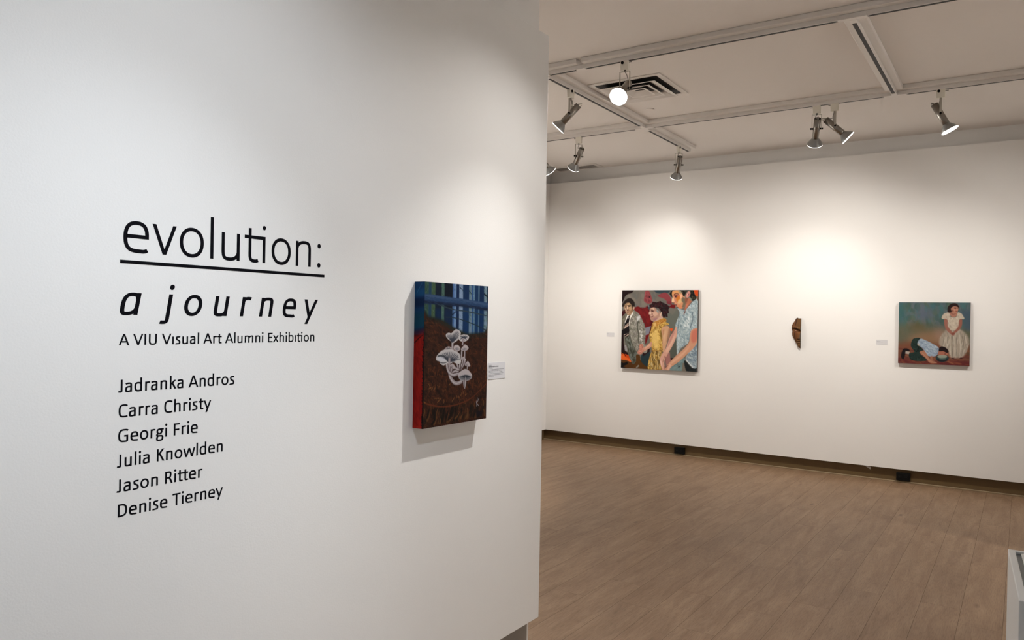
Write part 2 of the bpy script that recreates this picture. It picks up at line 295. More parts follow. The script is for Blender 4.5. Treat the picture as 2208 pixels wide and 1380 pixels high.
# ------------------------------------------------------------------ track spotlights
SG = 'track spotlights on the ceiling tracks'
def spotlight(x, y, u, label, beams, axis=0, lever=1, color=WARM):
    o = thing('track_spotlight', label, 'spotlight', (x, y, ZS), SG)
    u = Vector(u).normalized(); piv = Vector((0, 0, 3.16 - ZS))
    h = Vector((-u.y, u.x, 0)).normalized()             # pivot axis
    f = Vector((u.x, u.y, 0)).normalized()
    bm = bmesh.new(); zb = -.062
    A = [bm.verts.new((sx * .031, sy * .017, 0.0)) for sx, sy in ((-1, -1), (1, -1), (1, 1), (-1, 1))]
    B = [bm.verts.new((sx * .028, sy * .015, zb)) for sx, sy in ((-1, -1), (1, -1), (1, 1), (-1, 1))]
    bm.faces.new(A); bm.faces.new(B)
    for k in range(4): bm.faces.new((A[k], A[(k + 1) % 4], B[(k + 1) % 4], B[k]))
    if axis: bmesh.ops.rotate(bm, verts=bm.verts, matrix=Matrix.Rotation(PI / 2, 3, 'Z'))
    ad = obj('track_adapter', bm, ADAPT, o, 0.002)
    ax = Vector((0, 1, 0)) if axis else Vector((1, 0, 0)); ay = Vector((1, 0, 0)) if axis else Vector((0, -1, 0))
    if lever > 0:
        bm = bmesh.new(); c = ax * (.012 * -lever) + ay * .0165 + Vector((0, 0, -.012)); cyl(bm, c, c + ay * .006, .0105, n=18); obj('lock_knob', bm, PLAST, ad)
    bm = bmesh.new(); c = ax * .030 * lever + Vector((0, 0, -.010)); cyl(bm, c, c + ax * .022 * lever, .0022, n=8); obj('release_lever', bm, PLAST, ad)
    bm = bmesh.new(); cyl(bm, (0, 0, zb), (0, 0, zb - .012), .007, n=14); obj('swivel', bm, PLAST, o)
    # yoke: bridge and two straps
    bm = bmesh.new(); rr = .036; z0 = zb - .010
    def slab(c0, c1, wdir, wid, tdir, th):
        vs = []
        for c in (c0, c1):
            for a, b in ((-1, -1), (1, -1), (1, 1), (-1, 1)): vs.append(bm.verts.new(c + wdir * a * wid / 2 + tdir * b * th / 2))
        bm.faces.new(vs[:4]); bm.faces.new(vs[4:])
        for k in range(4): bm.faces.new((vs[k], vs[(k + 1) % 4], vs[4 + (k + 1) % 4], vs[4 + k]))
    slab(h * -rr + Vector((0, 0, z0)), h * rr + Vector((0, 0, z0)), f, .016, Vector((0, 0, 1)), .0025)
    for s in (-1, 1): slab(h * s * rr + Vector((0, 0, z0)), h * s * rr + piv + Vector((0, 0, -.008)), f, .016, h, .0025)
    obj('yoke', bm, STEEL, o)
    for s in (-1, 1):
        bm = bmesh.new(); cyl(bm, piv + h * s * .0265, piv + h * s * .050, .0075, n=14); obj('knob', bm, PLAST, o)
    bm = bmesh.new(); lathe(bm, piv, u, [(-.092, .0255), (-.092, .0265), (.083, .0265), (.085, .0245), (.0855, .012)], 32)
    lathe(bm, piv, u, [(-.092, .0255), (-.06, .0245)], 32); body = obj('lamp_holder', bm, ALU, o)
    bm = bmesh.new(); lathe(bm, piv, u, [(-.061, .0245), (-.0605, .0)], 32); obj('holder_back', bm, PLAST, body)
    bm = bmesh.new(); q = frame_of(u)[1]; e = piv - u * .09; tube(bm, [e + q * .018 + h * .006, e - u * .016 + q * .018 + h * .004, e - u * .016 + q * .018 - h * .004, e + q * .018 - h * .006], .0017); obj('wire_loop', bm, STEEL, body)
    bm = bmesh.new(); e = piv - u * .065
    tube(bm, [Vector((0, 0, zb - .010)), f * -.010 + h * .012 + Vector((0, 0, zb - .035)), f * -.018 + h * .014 + Vector((0, 0, -.115)), piv - u * .105 + f * -.014, piv - u * .10, e], .0032); obj('cord', bm, CABLE, o)
    bm = bmesh.new(); lathe(bm, piv, u, [(.079, .019), (.086, .0240), (.090, .0275), (.104, .0385), (.120, .0500), (.132, .0575), (.138, .0606), (.1422, .0618)], 40); bulb = obj('bulb', bm, SILV, o)
    bm = bmesh.new(); lathe(bm, piv, u, [(.1424, .0617), (.1440, .0616), (.1450, .0600), (.1464, .0480), (.1474, .0300), (.148, .0)], 40); obj('lens', bm, LENS, bulb)
    # a flood lamp throws a beam and a wide, much weaker spill around it
    for nm, (pw_, sz) in zip(('lamp_beam', 'lamp_spill'), beams):
        l = bpy.data.lights.new(nm, 'SPOT'); l.energy = pw_; l.color = color; l.spot_size = math.radians(sz); l.spot_blend = 1.0; l.shadow_soft_size = 0.018
        lo = bpy.data.objects.new(nm, l); C.objects.link(lo); lo.parent = o; lo.location = piv + u * .160
        lo.rotation_euler = u.to_track_quat('-Z', 'Y').to_euler()
    return o
COOL, NEUT = (0.83, 0.915, 1.0), (1.0, 0.985, 0.955)
# place, aim, label, (watts, cone in degrees) of beam and spill, track direction, lever side
LS = [
 (X_A, 5.269, (-.68, -.18, -.71), 'nearest of the left lamps, silver, tilted left beside the partition edge', [(720, 100)], 1, 1),
 (-2.342, R1, (.06, -.79, -.61), 'glowing lamp facing the viewer in front of the square ceiling vent', [(107, 120)], 0, 1),
 (-3.702, R2, (-.60, .38, -.70), 'silver lamp tilted left in front of the grey ceiling grille', [(120, 100)], 0, -1),
 (X_A, 7.546, (-.36, .50, -.79), 'silver lamp hanging nearest the far wall, above the large square painting', [(19, 84)], 1, 1),
 (-4.12, R2, (.27, .68, -.68), 'silver lamp half hidden behind the partition edge, tilted right', [(46, 70), (46, 110)], 0, 1),
 (-1.458, R2, (-.22, .62, -.75), 'left lamp of the close pair at upper right, hanging almost straight', [(80, 74), (90, 124)], 0, -1),
 (-1.319, R2, (.70, .24, -.67), 'right lamp of the close pair at upper right, tilted right', [(20, 130)], 0, -1),
 (-.558, R2, (.46, .05, -.89), 'rightmost lamp, tilted right with its glowing lens just showing', [(90, 70), (30, 150)], 0, 1),
 (-1.05, R0, (-.30, -.30, -1.0), 'lamp above the frame, aimed at the mushroom painting on the partition', [(112, 57), (44, 104)], 0, 1, NEUT),
 (.62, R2, (-2.1, 1.72, -2.1), 'lamp right of the frame, aimed at the painting of the kneeling man', [(72, 74), (44, 110)], 0, 1),
 (-.4, 1.243, (-1.2, -.3, -2.05), 'lamp above the viewer, aimed at the lettering on the partition', [(100, 64), (70, 120)], 0, 1, COOL),
 (2.6, R1, (1.2, .3, -1.0), 'added fill lamp far to the right of the frame, aimed at the right wall', [(860, 110)], 0, 1),  # added lamp; its bounce off the right wall lifts the ambient light
 (3.8, R1, (-4.1, .9, -3.1), 'farthest lamp to the right of the frame, raking light across the floor', [(360, 60)], 0, 1),
]
for x, y, u, lab, bm_, ax, lv, *c in LS: spotlight(x, y, u, lab, bm_, ax, lv, *c)

# ------------------------------------------------------------------ paint on canvas: a small raster painter
ART = {}
ART['mushrooms'] = [
('P',(50,24,13),[-57,-35,1107,-72,1128,1562,-49,1404],0.0,0,1),
('P',(62,92,96),[-57,-35,1107,-72,1115,511,828,503,700,488,558,458,420,418,302,370,140,337,-55,335],0.0,0,1),
('P',(45,76,66),[-19,-27,58,-29,62,492,-16,489],2.6,0,1),
('P',(30,62,88),[58,-29,98,-30,101,493,62,492],2.6,0,1),
('P',(66,90,62),[98,-30,153,-32,157,494,101,493],2.6,0,1),
('P',(4,22,42),[153,-32,246,-35,250,497,157,494],2.6,0,1),
('P',(74,104,94),[246,-35,287,-36,291,498,250,497],2.6,0,1),
('P',(2,14,32),[287,-36,412,-40,416,502,291,498],2.6,0,1),
('P',(108,142,186),[412,-40,471,-42,476,503,416,502],2.6,0,1),
('P',(18,58,120),[423,-40,430,-40,435,502,427,502],2.6,0,1),
('P',(5,32,72),[471,-42,514,-43,519,505,476,503],2.6,0,1),
('P',(130,152,182),[514,-43,575,-45,580,506,519,505],2.6,0,1),
('P',(8,42,82),[575,-45,673,-48,678,509,580,506],2.6,0,1),
('P',(108,132,156),[673,-48,722,-49,728,511,678,509],2.6,0,1),
('P',(25,70,135),[722,-49,738,-50,744,511,728,511],2.6,0,1),
('P',(88,124,150),[738,-50,772,-51,778,512,744,511],2.6,0,1),
('P',(15,50,90),[772,-51,827,-52,833,514,778,512],2.6,0,1),
('P',(92,124,150),[827,-52,846,-53,852,514,833,514],2.6,0,1),
('P',(6,38,78),[846,-53,925,-55,931,517,852,514],2.6,0,1),
('P',(122,144,166),[925,-55,977,-57,984,518,931,517],2.6,0,1),
('P',(10,30,52),[977,-57,1030,-59,1037,520,984,518],2.6,0,1),
('D',[(70,108,82),(95,125,110),(40,70,60)],[4,-8,59,-9,61,411,7,410],60,34.3,6.9,80,50,0.6),
('D',[(70,108,82),(95,125,110),(40,70,60)],[106,-10,149,-12,152,413,109,412],60,34.3,6.9,80,50,0.6),
('D',[(70,108,82),(95,125,110),(40,70,60)],[250,-14,283,-15,286,416,253,415],60,34.3,6.9,80,50,0.6),
('D',[(70,108,82),(95,125,110),(40,70,60)],[677,-27,718,-28,722,424,682,423],60,34.3,6.9,80,50,0.6),
('D',[(70,108,82),(95,125,110),(40,70,60)],[925,-34,975,-35,980,429,930,428],60,34.3,6.9,80,50,0.6),
('D',[(150,172,200),(80,110,140),(70,100,110)],[433,-20,470,-21,474,461,437,460],60,29.2,6.0,70,60,0.6),
('D',[(150,172,200),(80,110,140),(70,100,110)],[516,-22,573,-24,577,464,521,462],60,29.2,6.0,70,60,0.6),
('D',[(150,172,200),(80,110,140),(70,100,110)],[740,-28,770,-29,776,469,745,468],60,29.2,6.0,70,60,0.6),
('P',(4,56,108),[159,241,244,241,246,497,161,494],21.5,0,0.45),
('P',(4,56,108),[293,241,410,241,412,502,295,498],21.5,0,0.45),
('P',(4,56,108),[582,241,671,241,674,509,585,507],21.5,0,0.45),
('P',(4,56,108),[853,241,924,241,927,516,856,514],21.5,0,0.45),
('P',(4,56,108),[780,241,826,241,828,514,782,512],21.5,0,0.45),
('P',(38,66,105),[-18,116,300,129,643,148,1033,179,1034,251,644,221,301,209,-18,195],3.4,1,1),
('P',(84,108,142),[5,121,300,136,643,156,1013,187,1014,198,643,168,301,148,5,134],10.3,1,0.6),
('P',(6,18,44),[-18,176,301,187,644,201,1033,230,1034,255,644,224,301,211,-18,196],10.3,1,0.85),
('D',[(60,90,130),(25,48,85)],[-3,122,1004,180,1005,241,-2,191],80,60.1,7.7,6,8,0.4),
('L',(44,62,74),[187,206,427,249,644,265,986,305],10.3,13.7,1),
('L',(30,50,58),[302,324,436,329,557,347,781,396,1007,463],7.7,10.3,1),
('L',(14,34,60),[398,309,470,267],13.7,10.3,1),
('L',(20,34,48),[519,30,576,61],10.3,5.2,1),
('L',(16,26,36),[927,82,1008,125],20.6,8.6,1),
('L',(30,50,70),[674,59,723,96],12.0,6.9,1),
('P',(24,36,34),[-55,319,61,317,156,329,269,351,352,384,437,421,558,455,646,481,782,479,922,476,1094,445,1108,1545,-49,1391],18.9,1,1),
('P',(54,26,14),[-55,341,61,339,156,351,269,373,352,407,437,444,558,478,647,505,782,503,922,500,1094,470,1108,1570,-49,1413],20.6,1,1),
('D',[(34,34,26),(26,40,36),(48,30,18)],[-55,332,269,364,558,469,782,493,1094,465,1095,521,783,529,558,506,270,405,-55,359],240,60.1,10.3,25,40,0.6),
('D',[(84,42,20),(34,14,8),(70,32,16),(22,9,7),(104,56,28)],[-13,390,303,416,559,516,1037,531,1047,1360,-7,1355],1500,77.3,11.2,40,55,0.55),
('D',[(20,8,6),(30,12,8)],[-13,390,303,416,559,516,1037,531,1047,1360,-7,1355],200,137.4,34.3,30,50,0.35),
('D',[(120,66,34),(96,48,22)],[9,710,306,829,1011,764,1015,1155,11,1060],170,68.7,10.3,110,30,0.6),
('D',[(92,58,30),(70,40,20),(110,72,38)],[15,1149,981,1166,983,1333,16,1330],70,128.8,22.3,110,25,0.55),
('D',[(8,4,4)],[15,1134,981,1199,983,1333,16,1330],60,128.8,25.8,110,20,0.6),
('L',(112,52,26),[-1,1103,93,1136,271,1170,490,1172,710,1134,848,1076,988,999],15.5,8.6,0.8),
('L',(104,68,36),[30,1170,31,1206,9,1238],8.6,25.8,0.8),
('L',(104,68,36),[101,1203,93,1248,62,1290],8.6,25.8,0.8),
('L',(104,68,36),[202,1255,193,1298,162,1338],8.6,25.8,0.8),
('L',(104,68,36),[439,1288,409,1310,355,1330],8.6,25.8,0.8),
('L',(104,68,36),[543,1258,520,1285,474,1309],8.6,25.8,0.8),
('L',(104,68,36),[595,1247,593,1281,565,1313],8.6,25.8,0.8),
('L',(104,68,36),[675,1212,677,1272,654,1328],8.6,25.8,0.8),
('L',(104,68,36),[255,1277,263,1306,247,1333],8.6,25.8,0.8),
('L',(104,68,36),[948,1251,972,1290,968,1326],8.6,25.8,0.8),
('L',(104,68,36),[933,1150,951,1185,943,1218],8.6,25.8,0.8),
('L',(150,100,54),[76,943,94,958,100,980],5.2,11.2,0.7),
('L',(150,100,54),[68,993,98,984,116,981],5.2,11.2,0.7),
('L',(150,100,54),[139,978,136,987,120,1002],5.2,11.2,0.7),
('L',(150,100,54),[172,981,168,992,152,1010],5.2,11.2,0.7),
('L',(150,100,54),[204,963,216,976,216,995],5.2,11.2,0.7),
('L',(150,100,54),[236,948,243,964,236,986],5.2,11.2,0.7),
('L',(150,100,54),[493,1079,507,1088,507,1104],5.2,11.2,0.7),
('L',(150,100,54),[524,1085,539,1095,541,1113],5.2,11.2,0.7),
('L',(150,100,54),[576,1058,579,1070,567,1089],5.2,11.2,0.7),
('L',(150,100,54),[607,1047,614,1055,607,1071],5.2,11.2,0.7),
('L',(150,100,54),[472,1096,457,1111,429,1134],5.2,11.2,0.7),
('L',(150,100,54),[156,1087,203,1085,237,1089],5.2,11.2,0.7),
('L',(150,100,54),[270,1087,244,1104,205,1127],5.2,11.2,0.7),
('L',(150,100,54),[303,1101,310,1118,303,1142],5.2,11.2,0.7),
('L',(150,100,54),[286,1011,295,1018,290,1032],5.2,11.2,0.7),
('L',(150,100,54),[327,1010,330,1013,319,1024],5.2,11.2,0.7),
('L',(150,100,54),[-1,1102,24,1105,38,1116],5.2,11.2,0.7),
('L',(150,100,54),[403,964,397,964,377,972],5.2,11.2,0.7),
('L',(150,100,54),[674,1077,663,1080,638,1090],5.2,11.2,0.7),
('P',(14,8,24),[822,1260,930,1266,921,1326,832,1322],12.0,0,0.8),
('L',(205,200,205),[842,1126,837,1152,823,1175],5.2,3.4,1),
('L',(205,200,205),[869,1137,849,1164,828,1184],5.2,3.4,1),
('L',(205,200,205),[826,1176,849,1197,870,1217],5.2,3.4,1),
('L',(205,200,205),[834,1167,834,1218],5.2,3.4,1),
('L',(8,4,5),[-3,360,-2,809,-7,1349],29.2,37.8,0.9),
('L',(70,50,48),[385,751,385,840,403,898,454,949,515,967,593,948],42.9,42.9,1),
('L',(160,148,152),[380,749,381,837,399,896,450,947,510,965,589,946],36.1,36.1,1),
('L',(206,200,200),[375,748,376,837,394,896,445,947,505,964,584,946],14.4,10.8,0.7),
('L',(70,50,48),[427,560,428,638],36.1,36.1,1),
('L',(160,148,152),[423,557,423,636],29.2,29.2,1),
('L',(206,200,200),[419,557,419,636],11.7,8.8,0.7),
('L',(70,50,48),[591,544,586,597],29.2,29.2,1),
('L',(160,148,152),[587,542,581,595],22.3,22.3,1),
('L',(206,200,200),[584,542,578,595],8.9,6.7,0.7),
('L',(70,50,48),[577,645,569,740],29.2,29.2,1),
('L',(160,148,152),[573,642,565,738],22.3,22.3,1),
('L',(206,200,200),[570,642,562,737],8.9,6.7,0.7),
('L',(70,50,48),[623,647,624,727],22.3,22.3,1),
('L',(160,148,152),[619,644,620,724],15.5,15.5,1),
('L',(206,200,200),[617,644,617,724],6.2,4.6,0.7),
('L',(70,50,48),[631,733,616,775,561,830],34.3,34.3,1),
('L',(160,148,152),[627,730,612,772,557,828],27.5,27.5,1),
('L',(206,200,200),[623,730,608,772,553,827],11.0,8.2,0.7),
('L',(70,50,48),[596,731,587,773,553,824],27.5,27.5,1),
('L',(160,148,152),[591,728,583,771,548,822],20.6,20.6,1),
('L',(206,200,200),[588,728,580,770,545,821],8.2,6.2,0.7),
('L',(70,50,48),[550,771,547,842],29.2,29.2,1),
('L',(160,148,152),[545,768,542,840],22.3,22.3,1),
('L',(206,200,200),[542,768,539,840],8.9,6.7,0.7),
('L',(70,50,48),[504,773,527,828],29.2,29.2,1),
('L',(160,148,152),[500,771,522,825],22.3,22.3,1),
('L',(206,200,200),[497,771,519,825],8.9,6.7,0.7),
('L',(70,50,48),[343,769,360,822,394,861,462,882,544,863],37.8,37.8,1),
('L',(160,148,152),[339,767,356,820,390,859,458,879,540,861],30.9,30.9,1),
('L',(206,200,200),[334,767,352,820,386,858,454,879,536,861],12.4,9.3,0.7),
('L',(70,50,48),[424,860,479,846,540,851],27.5,27.5,1),
('L',(160,148,152),[419,858,475,843,535,848],20.6,20.6,1),
('L',(206,200,200),[417,858,472,843,533,848],8.2,6.2,0.7),
('L',(70,50,48),[432,801,413,857],24.0,24.0,1),
('L',(160,148,152),[427,798,408,855],17.2,17.2,1),
('L',(206,200,200),[425,798,406,855],6.9,5.2,0.7),
('L',(70,50,48),[470,814,540,837],29.2,29.2,1),
('L',(160,148,152),[466,811,535,834],22.3,22.3,1),
('L',(206,200,200),[463,811,532,834],8.9,6.7,0.7),
('L',(70,50,48),[670,799,669,837],22.3,22.3,1),
('L',(160,148,152),[666,797,664,834],15.5,15.5,1),
('L',(206,200,200),[663,797,662,834],6.2,4.6,0.7),
('L',(70,50,48),[503,647,502,662],25.8,25.8,1),
('L',(160,148,152),[499,644,497,660],18.9,18.9,1),
('L',(206,200,200),[496,644,495,660],7.6,5.7,0.7),
('P',(206,200,200),[411,562,353,534,320,502,332,479,370,473,403,478,429,461,471,441,514,447,547,469,545,503,515,537,472,562,440,571,426,584],1.7,1,1),
('P',(150,146,150),[417,557,370,529,341,500,387,489,416,490,463,462,506,457,525,482,506,523,455,558],12.0,1,0.7),
('L',(60,64,76),[421,568,377,532,333,502],8.6,4.3,1),
('L',(60,64,76),[421,568,384,527,346,492],8.6,4.3,1),
('L',(60,64,76),[421,568,393,524,365,488],8.6,4.3,1),
('L',(60,64,76),[421,568,404,524,387,487],8.6,4.3,1),
('L',(60,64,76),[421,568,413,527,405,493],8.6,4.3,1),
('L',(60,64,76),[421,568,421,527,421,493],8.6,4.3,1),
('L',(60,64,76),[421,568,430,521,439,480],8.6,4.3,1),
('L',(60,64,76),[421,568,440,516,460,470],8.6,4.3,1),
('L',(60,64,76),[421,568,451,512,482,463],8.6,4.3,1),
('L',(60,64,76),[421,568,462,512,504,463],8.6,4.3,1),
('L',(60,64,76),[421,568,470,520,520,477],8.6,4.3,1),
('L',(60,64,76),[421,568,473,529,525,496],8.6,4.3,1),
('L',(60,64,76),[421,568,468,539,515,516],8.6,4.3,1),
('P',(206,200,200),[524,540,532,514,558,496,611,492,665,499,685,518,665,544,612,561,559,558],1.7,1,1),
('L',(60,64,76),[587,526,564,515,541,511],11.2,5.6,1),
('L',(60,64,76),[587,526,575,511,563,503],11.2,5.6,1),
('L',(60,64,76),[587,526,590,509,594,499],11.2,5.6,1),
('L',(60,64,76),[587,526,608,511,629,503],11.2,5.6,1),
('L',(60,64,76),[587,526,623,516,660,512],11.2,5.6,1),
('L',(60,64,76),[587,526,628,523,669,526],11.2,5.6,1),
('L',(60,64,76),[587,526,617,530,647,541],11.2,5.6,1),
('L',(60,64,76),[587,526,599,536,612,553],11.2,5.6,1),
('L',(60,64,76),[587,526,582,536,576,552],11.2,5.6,1),
('L',(60,64,76),[587,526,566,529,546,538],11.2,5.6,1),
('L',(160,148,152),[589,526,585,563],22.3,22.3,1),
('P',(198,186,186),[443,626,451,600,490,590,524,601,550,628,534,647,490,650,456,640],1.7,1,1),
('P',(92,90,100),[452,629,494,617,542,633,499,644],6.9,1,0.8),
('D',[(190,185,188)],[452,629,494,617,542,633,499,644],9,17.2,5.2,80,30,0.8),
('P',(198,186,186),[557,634,586,611,616,590,657,603,680,625,657,647,613,651,573,648],1.7,1,1),
('P',(92,90,100),[564,639,604,625,666,633,613,647],6.9,1,0.8),
('D',[(190,185,188)],[564,639,604,625,666,633,613,647],9,17.2,5.2,80,30,0.8),
('P',(172,160,160),[300,635,337,609,371,603,413,617,443,642],1.7,1,1),
('L',(60,64,76),[380,644,352,631,325,624],10.3,5.2,1),
('L',(60,64,76),[380,644,363,627,346,616],10.3,5.2,1),
('L',(60,64,76),[380,644,379,626,379,613],10.3,5.2,1),
('L',(60,64,76),[380,644,392,630,405,622],10.3,5.2,1),
('P',(206,200,200),[187,730,181,702,215,668,271,639,321,634,388,629,447,642,499,660,543,684,547,721,563,748,552,775,500,775,440,757,406,767,381,764,347,768,289,781,240,759,230,741],1.7,1,1),
('P',(168,166,168),[207,692,272,666,338,655,405,653,473,670,527,691,500,718,423,746,381,756,305,716],10.3,1,0.8),
('L',(60,64,76),[380,754,299,716,219,686],11.2,5.6,1),
('L',(60,64,76),[380,754,313,713,247,678],11.2,5.6,1),
('L',(60,64,76),[380,754,326,709,272,671],11.2,5.6,1),
('L',(60,64,76),[380,754,338,706,296,664],11.2,5.6,1),
('L',(60,64,76),[380,754,351,704,321,660],11.2,5.6,1),
('L',(60,64,76),[380,754,363,702,346,657],11.2,5.6,1),
('L',(60,64,76),[380,754,380,702,380,656],11.2,5.6,1),
('L',(60,64,76),[380,754,395,703,409,658],11.2,5.6,1),
('L',(60,64,76),[380,754,408,706,435,665],11.2,5.6,1),
('L',(60,64,76),[380,754,422,711,465,674],11.2,5.6,1),
('L',(60,64,76),[380,754,435,715,491,683],11.2,5.6,1),
('L',(60,64,76),[380,754,448,722,517,695],11.2,5.6,1),
('L',(60,64,76),[380,754,456,729,532,709],11.2,5.6,1),
('L',(60,64,76),[380,754,459,737,540,726],11.2,5.6,1),
('L',(52,56,62),[199,693,272,692,322,714,364,750],18.9,8.6,0.9),
('L',(80,82,88),[240,751,289,759,339,754],10.3,8.6,1),
('L',(80,82,90),[423,747,474,741,545,732],17.2,6.9,1),
('P',(212,214,224),[199,703,255,696,305,713,338,741,272,742,207,729],6.9,1,0.8),
('P',(214,210,208),[457,745,526,728,557,748,535,765],6.9,1,0.7),
('L',(160,148,152),[380,712,381,780],29.2,36.1,1),
('L',(206,200,200),[375,712,376,780],10.3,12.0,0.7),
('P',(192,182,184),[521,889,536,863,579,842,632,831,686,846,733,882,747,905,723,936,651,950,571,941,534,916],1.7,1,1),
('P',(150,148,152),[527,901,580,890,642,889,704,896,739,911,705,940,633,947,563,938],4.3,1,0.9),
('L',(45,50,60),[640,892,588,897,538,909],9.4,4.7,1),
('L',(45,50,60),[640,892,596,902,552,919],9.4,4.7,1),
('L',(45,50,60),[640,892,603,907,567,929],9.4,4.7,1),
('L',(45,50,60),[640,892,612,911,584,937],9.4,4.7,1),
('L',(45,50,60),[640,892,621,914,602,942],9.4,4.7,1),
('L',(45,50,60),[640,892,630,915,620,945],9.4,4.7,1),
('L',(45,50,60),[640,892,651,916,662,947],9.4,4.7,1),
('L',(45,50,60),[640,892,660,915,680,945],9.4,4.7,1),
('L',(45,50,60),[640,892,668,913,696,940],9.4,4.7,1),
('L',(45,50,60),[640,892,675,909,710,933],9.4,4.7,1),
('L',(45,50,60),[640,892,681,905,723,926],9.4,4.7,1),
('L',(45,50,60),[640,892,686,901,734,917],9.4,4.7,1),
('P',(160,148,152),[602,937,649,941,647,989,634,1021,618,1018,605,980],1.7,1,1),
('L',(70,68,74),[626,896,627,1009],8.6,3.4,1),
('L',(206,200,200),[638,943,634,1004],10.3,5.2,0.8),
('P',(190,178,178),[625,784,649,764,676,756,703,783,714,805,686,810,663,799,636,801],1.7,1,1),
('P',(110,102,108),[633,792,645,782,658,778,671,791,677,802,663,805,651,799,638,800],6.9,1,0.5),
('P',(190,178,178),[576,722,600,707,627,725,642,743,614,747,583,736],1.7,1,1),
('P',(110,102,108),[583,730,595,723,609,731,616,740,602,742,587,737],6.9,1,0.5),
('P',(190,178,178),[396,786,427,769,461,790,468,817,440,821,425,798,408,803],1.7,1,1),
('P',(110,102,108),[403,794,418,785,435,796,439,809,425,811,417,800,409,802],6.9,1,0.5)]
ART['red_edge'] = [
('P',(8,48,86),[-597,-471,1857,-525,1880,3333,-585,3397],0.0,0,1),
('P',(5,30,62),[-99,1060,1031,912,1035,1602,-97,1670],147.3,1,1),
('P',(18,70,112),[-3,489,980,426,982,913,-1,976],147.3,1,0.6),
('L',(30,84,120),[195,769,733,67],49.1,29.5,1),
('P',(8,56,72),[-96,1996,1036,1887,1041,2946,-92,3057],294.6,1,0.8),
('P',(128,18,12),[-584,3642,205,3417,1042,3109,1878,2925,1932,11990,-559,12078],245.5,1,1),
('P',(60,14,30),[-338,3227,1041,2946,1043,3191,-338,3513],196.4,1,0.8),
('D',[(150,26,16),(104,12,10)],[-40,3792,846,3359,883,11027,-14,11058],160,785.6,147.3,80,30,0.4),
('L',(24,6,6),[59,3912,453,3615,896,3358],78.6,39.3,1),
('D',[(10,4,4)],[829,3769,1068,3354,1107,11144,863,11153],90,206.2,88.4,20,60,0.75),
('L',(8,4,5),[1018,3192,983,11148],117.8,196.4,1),
('D',[(150,26,16)],[-21,9146,824,9119,833,11029,-14,11058],30,785.6,196.4,60,30,0.6)]
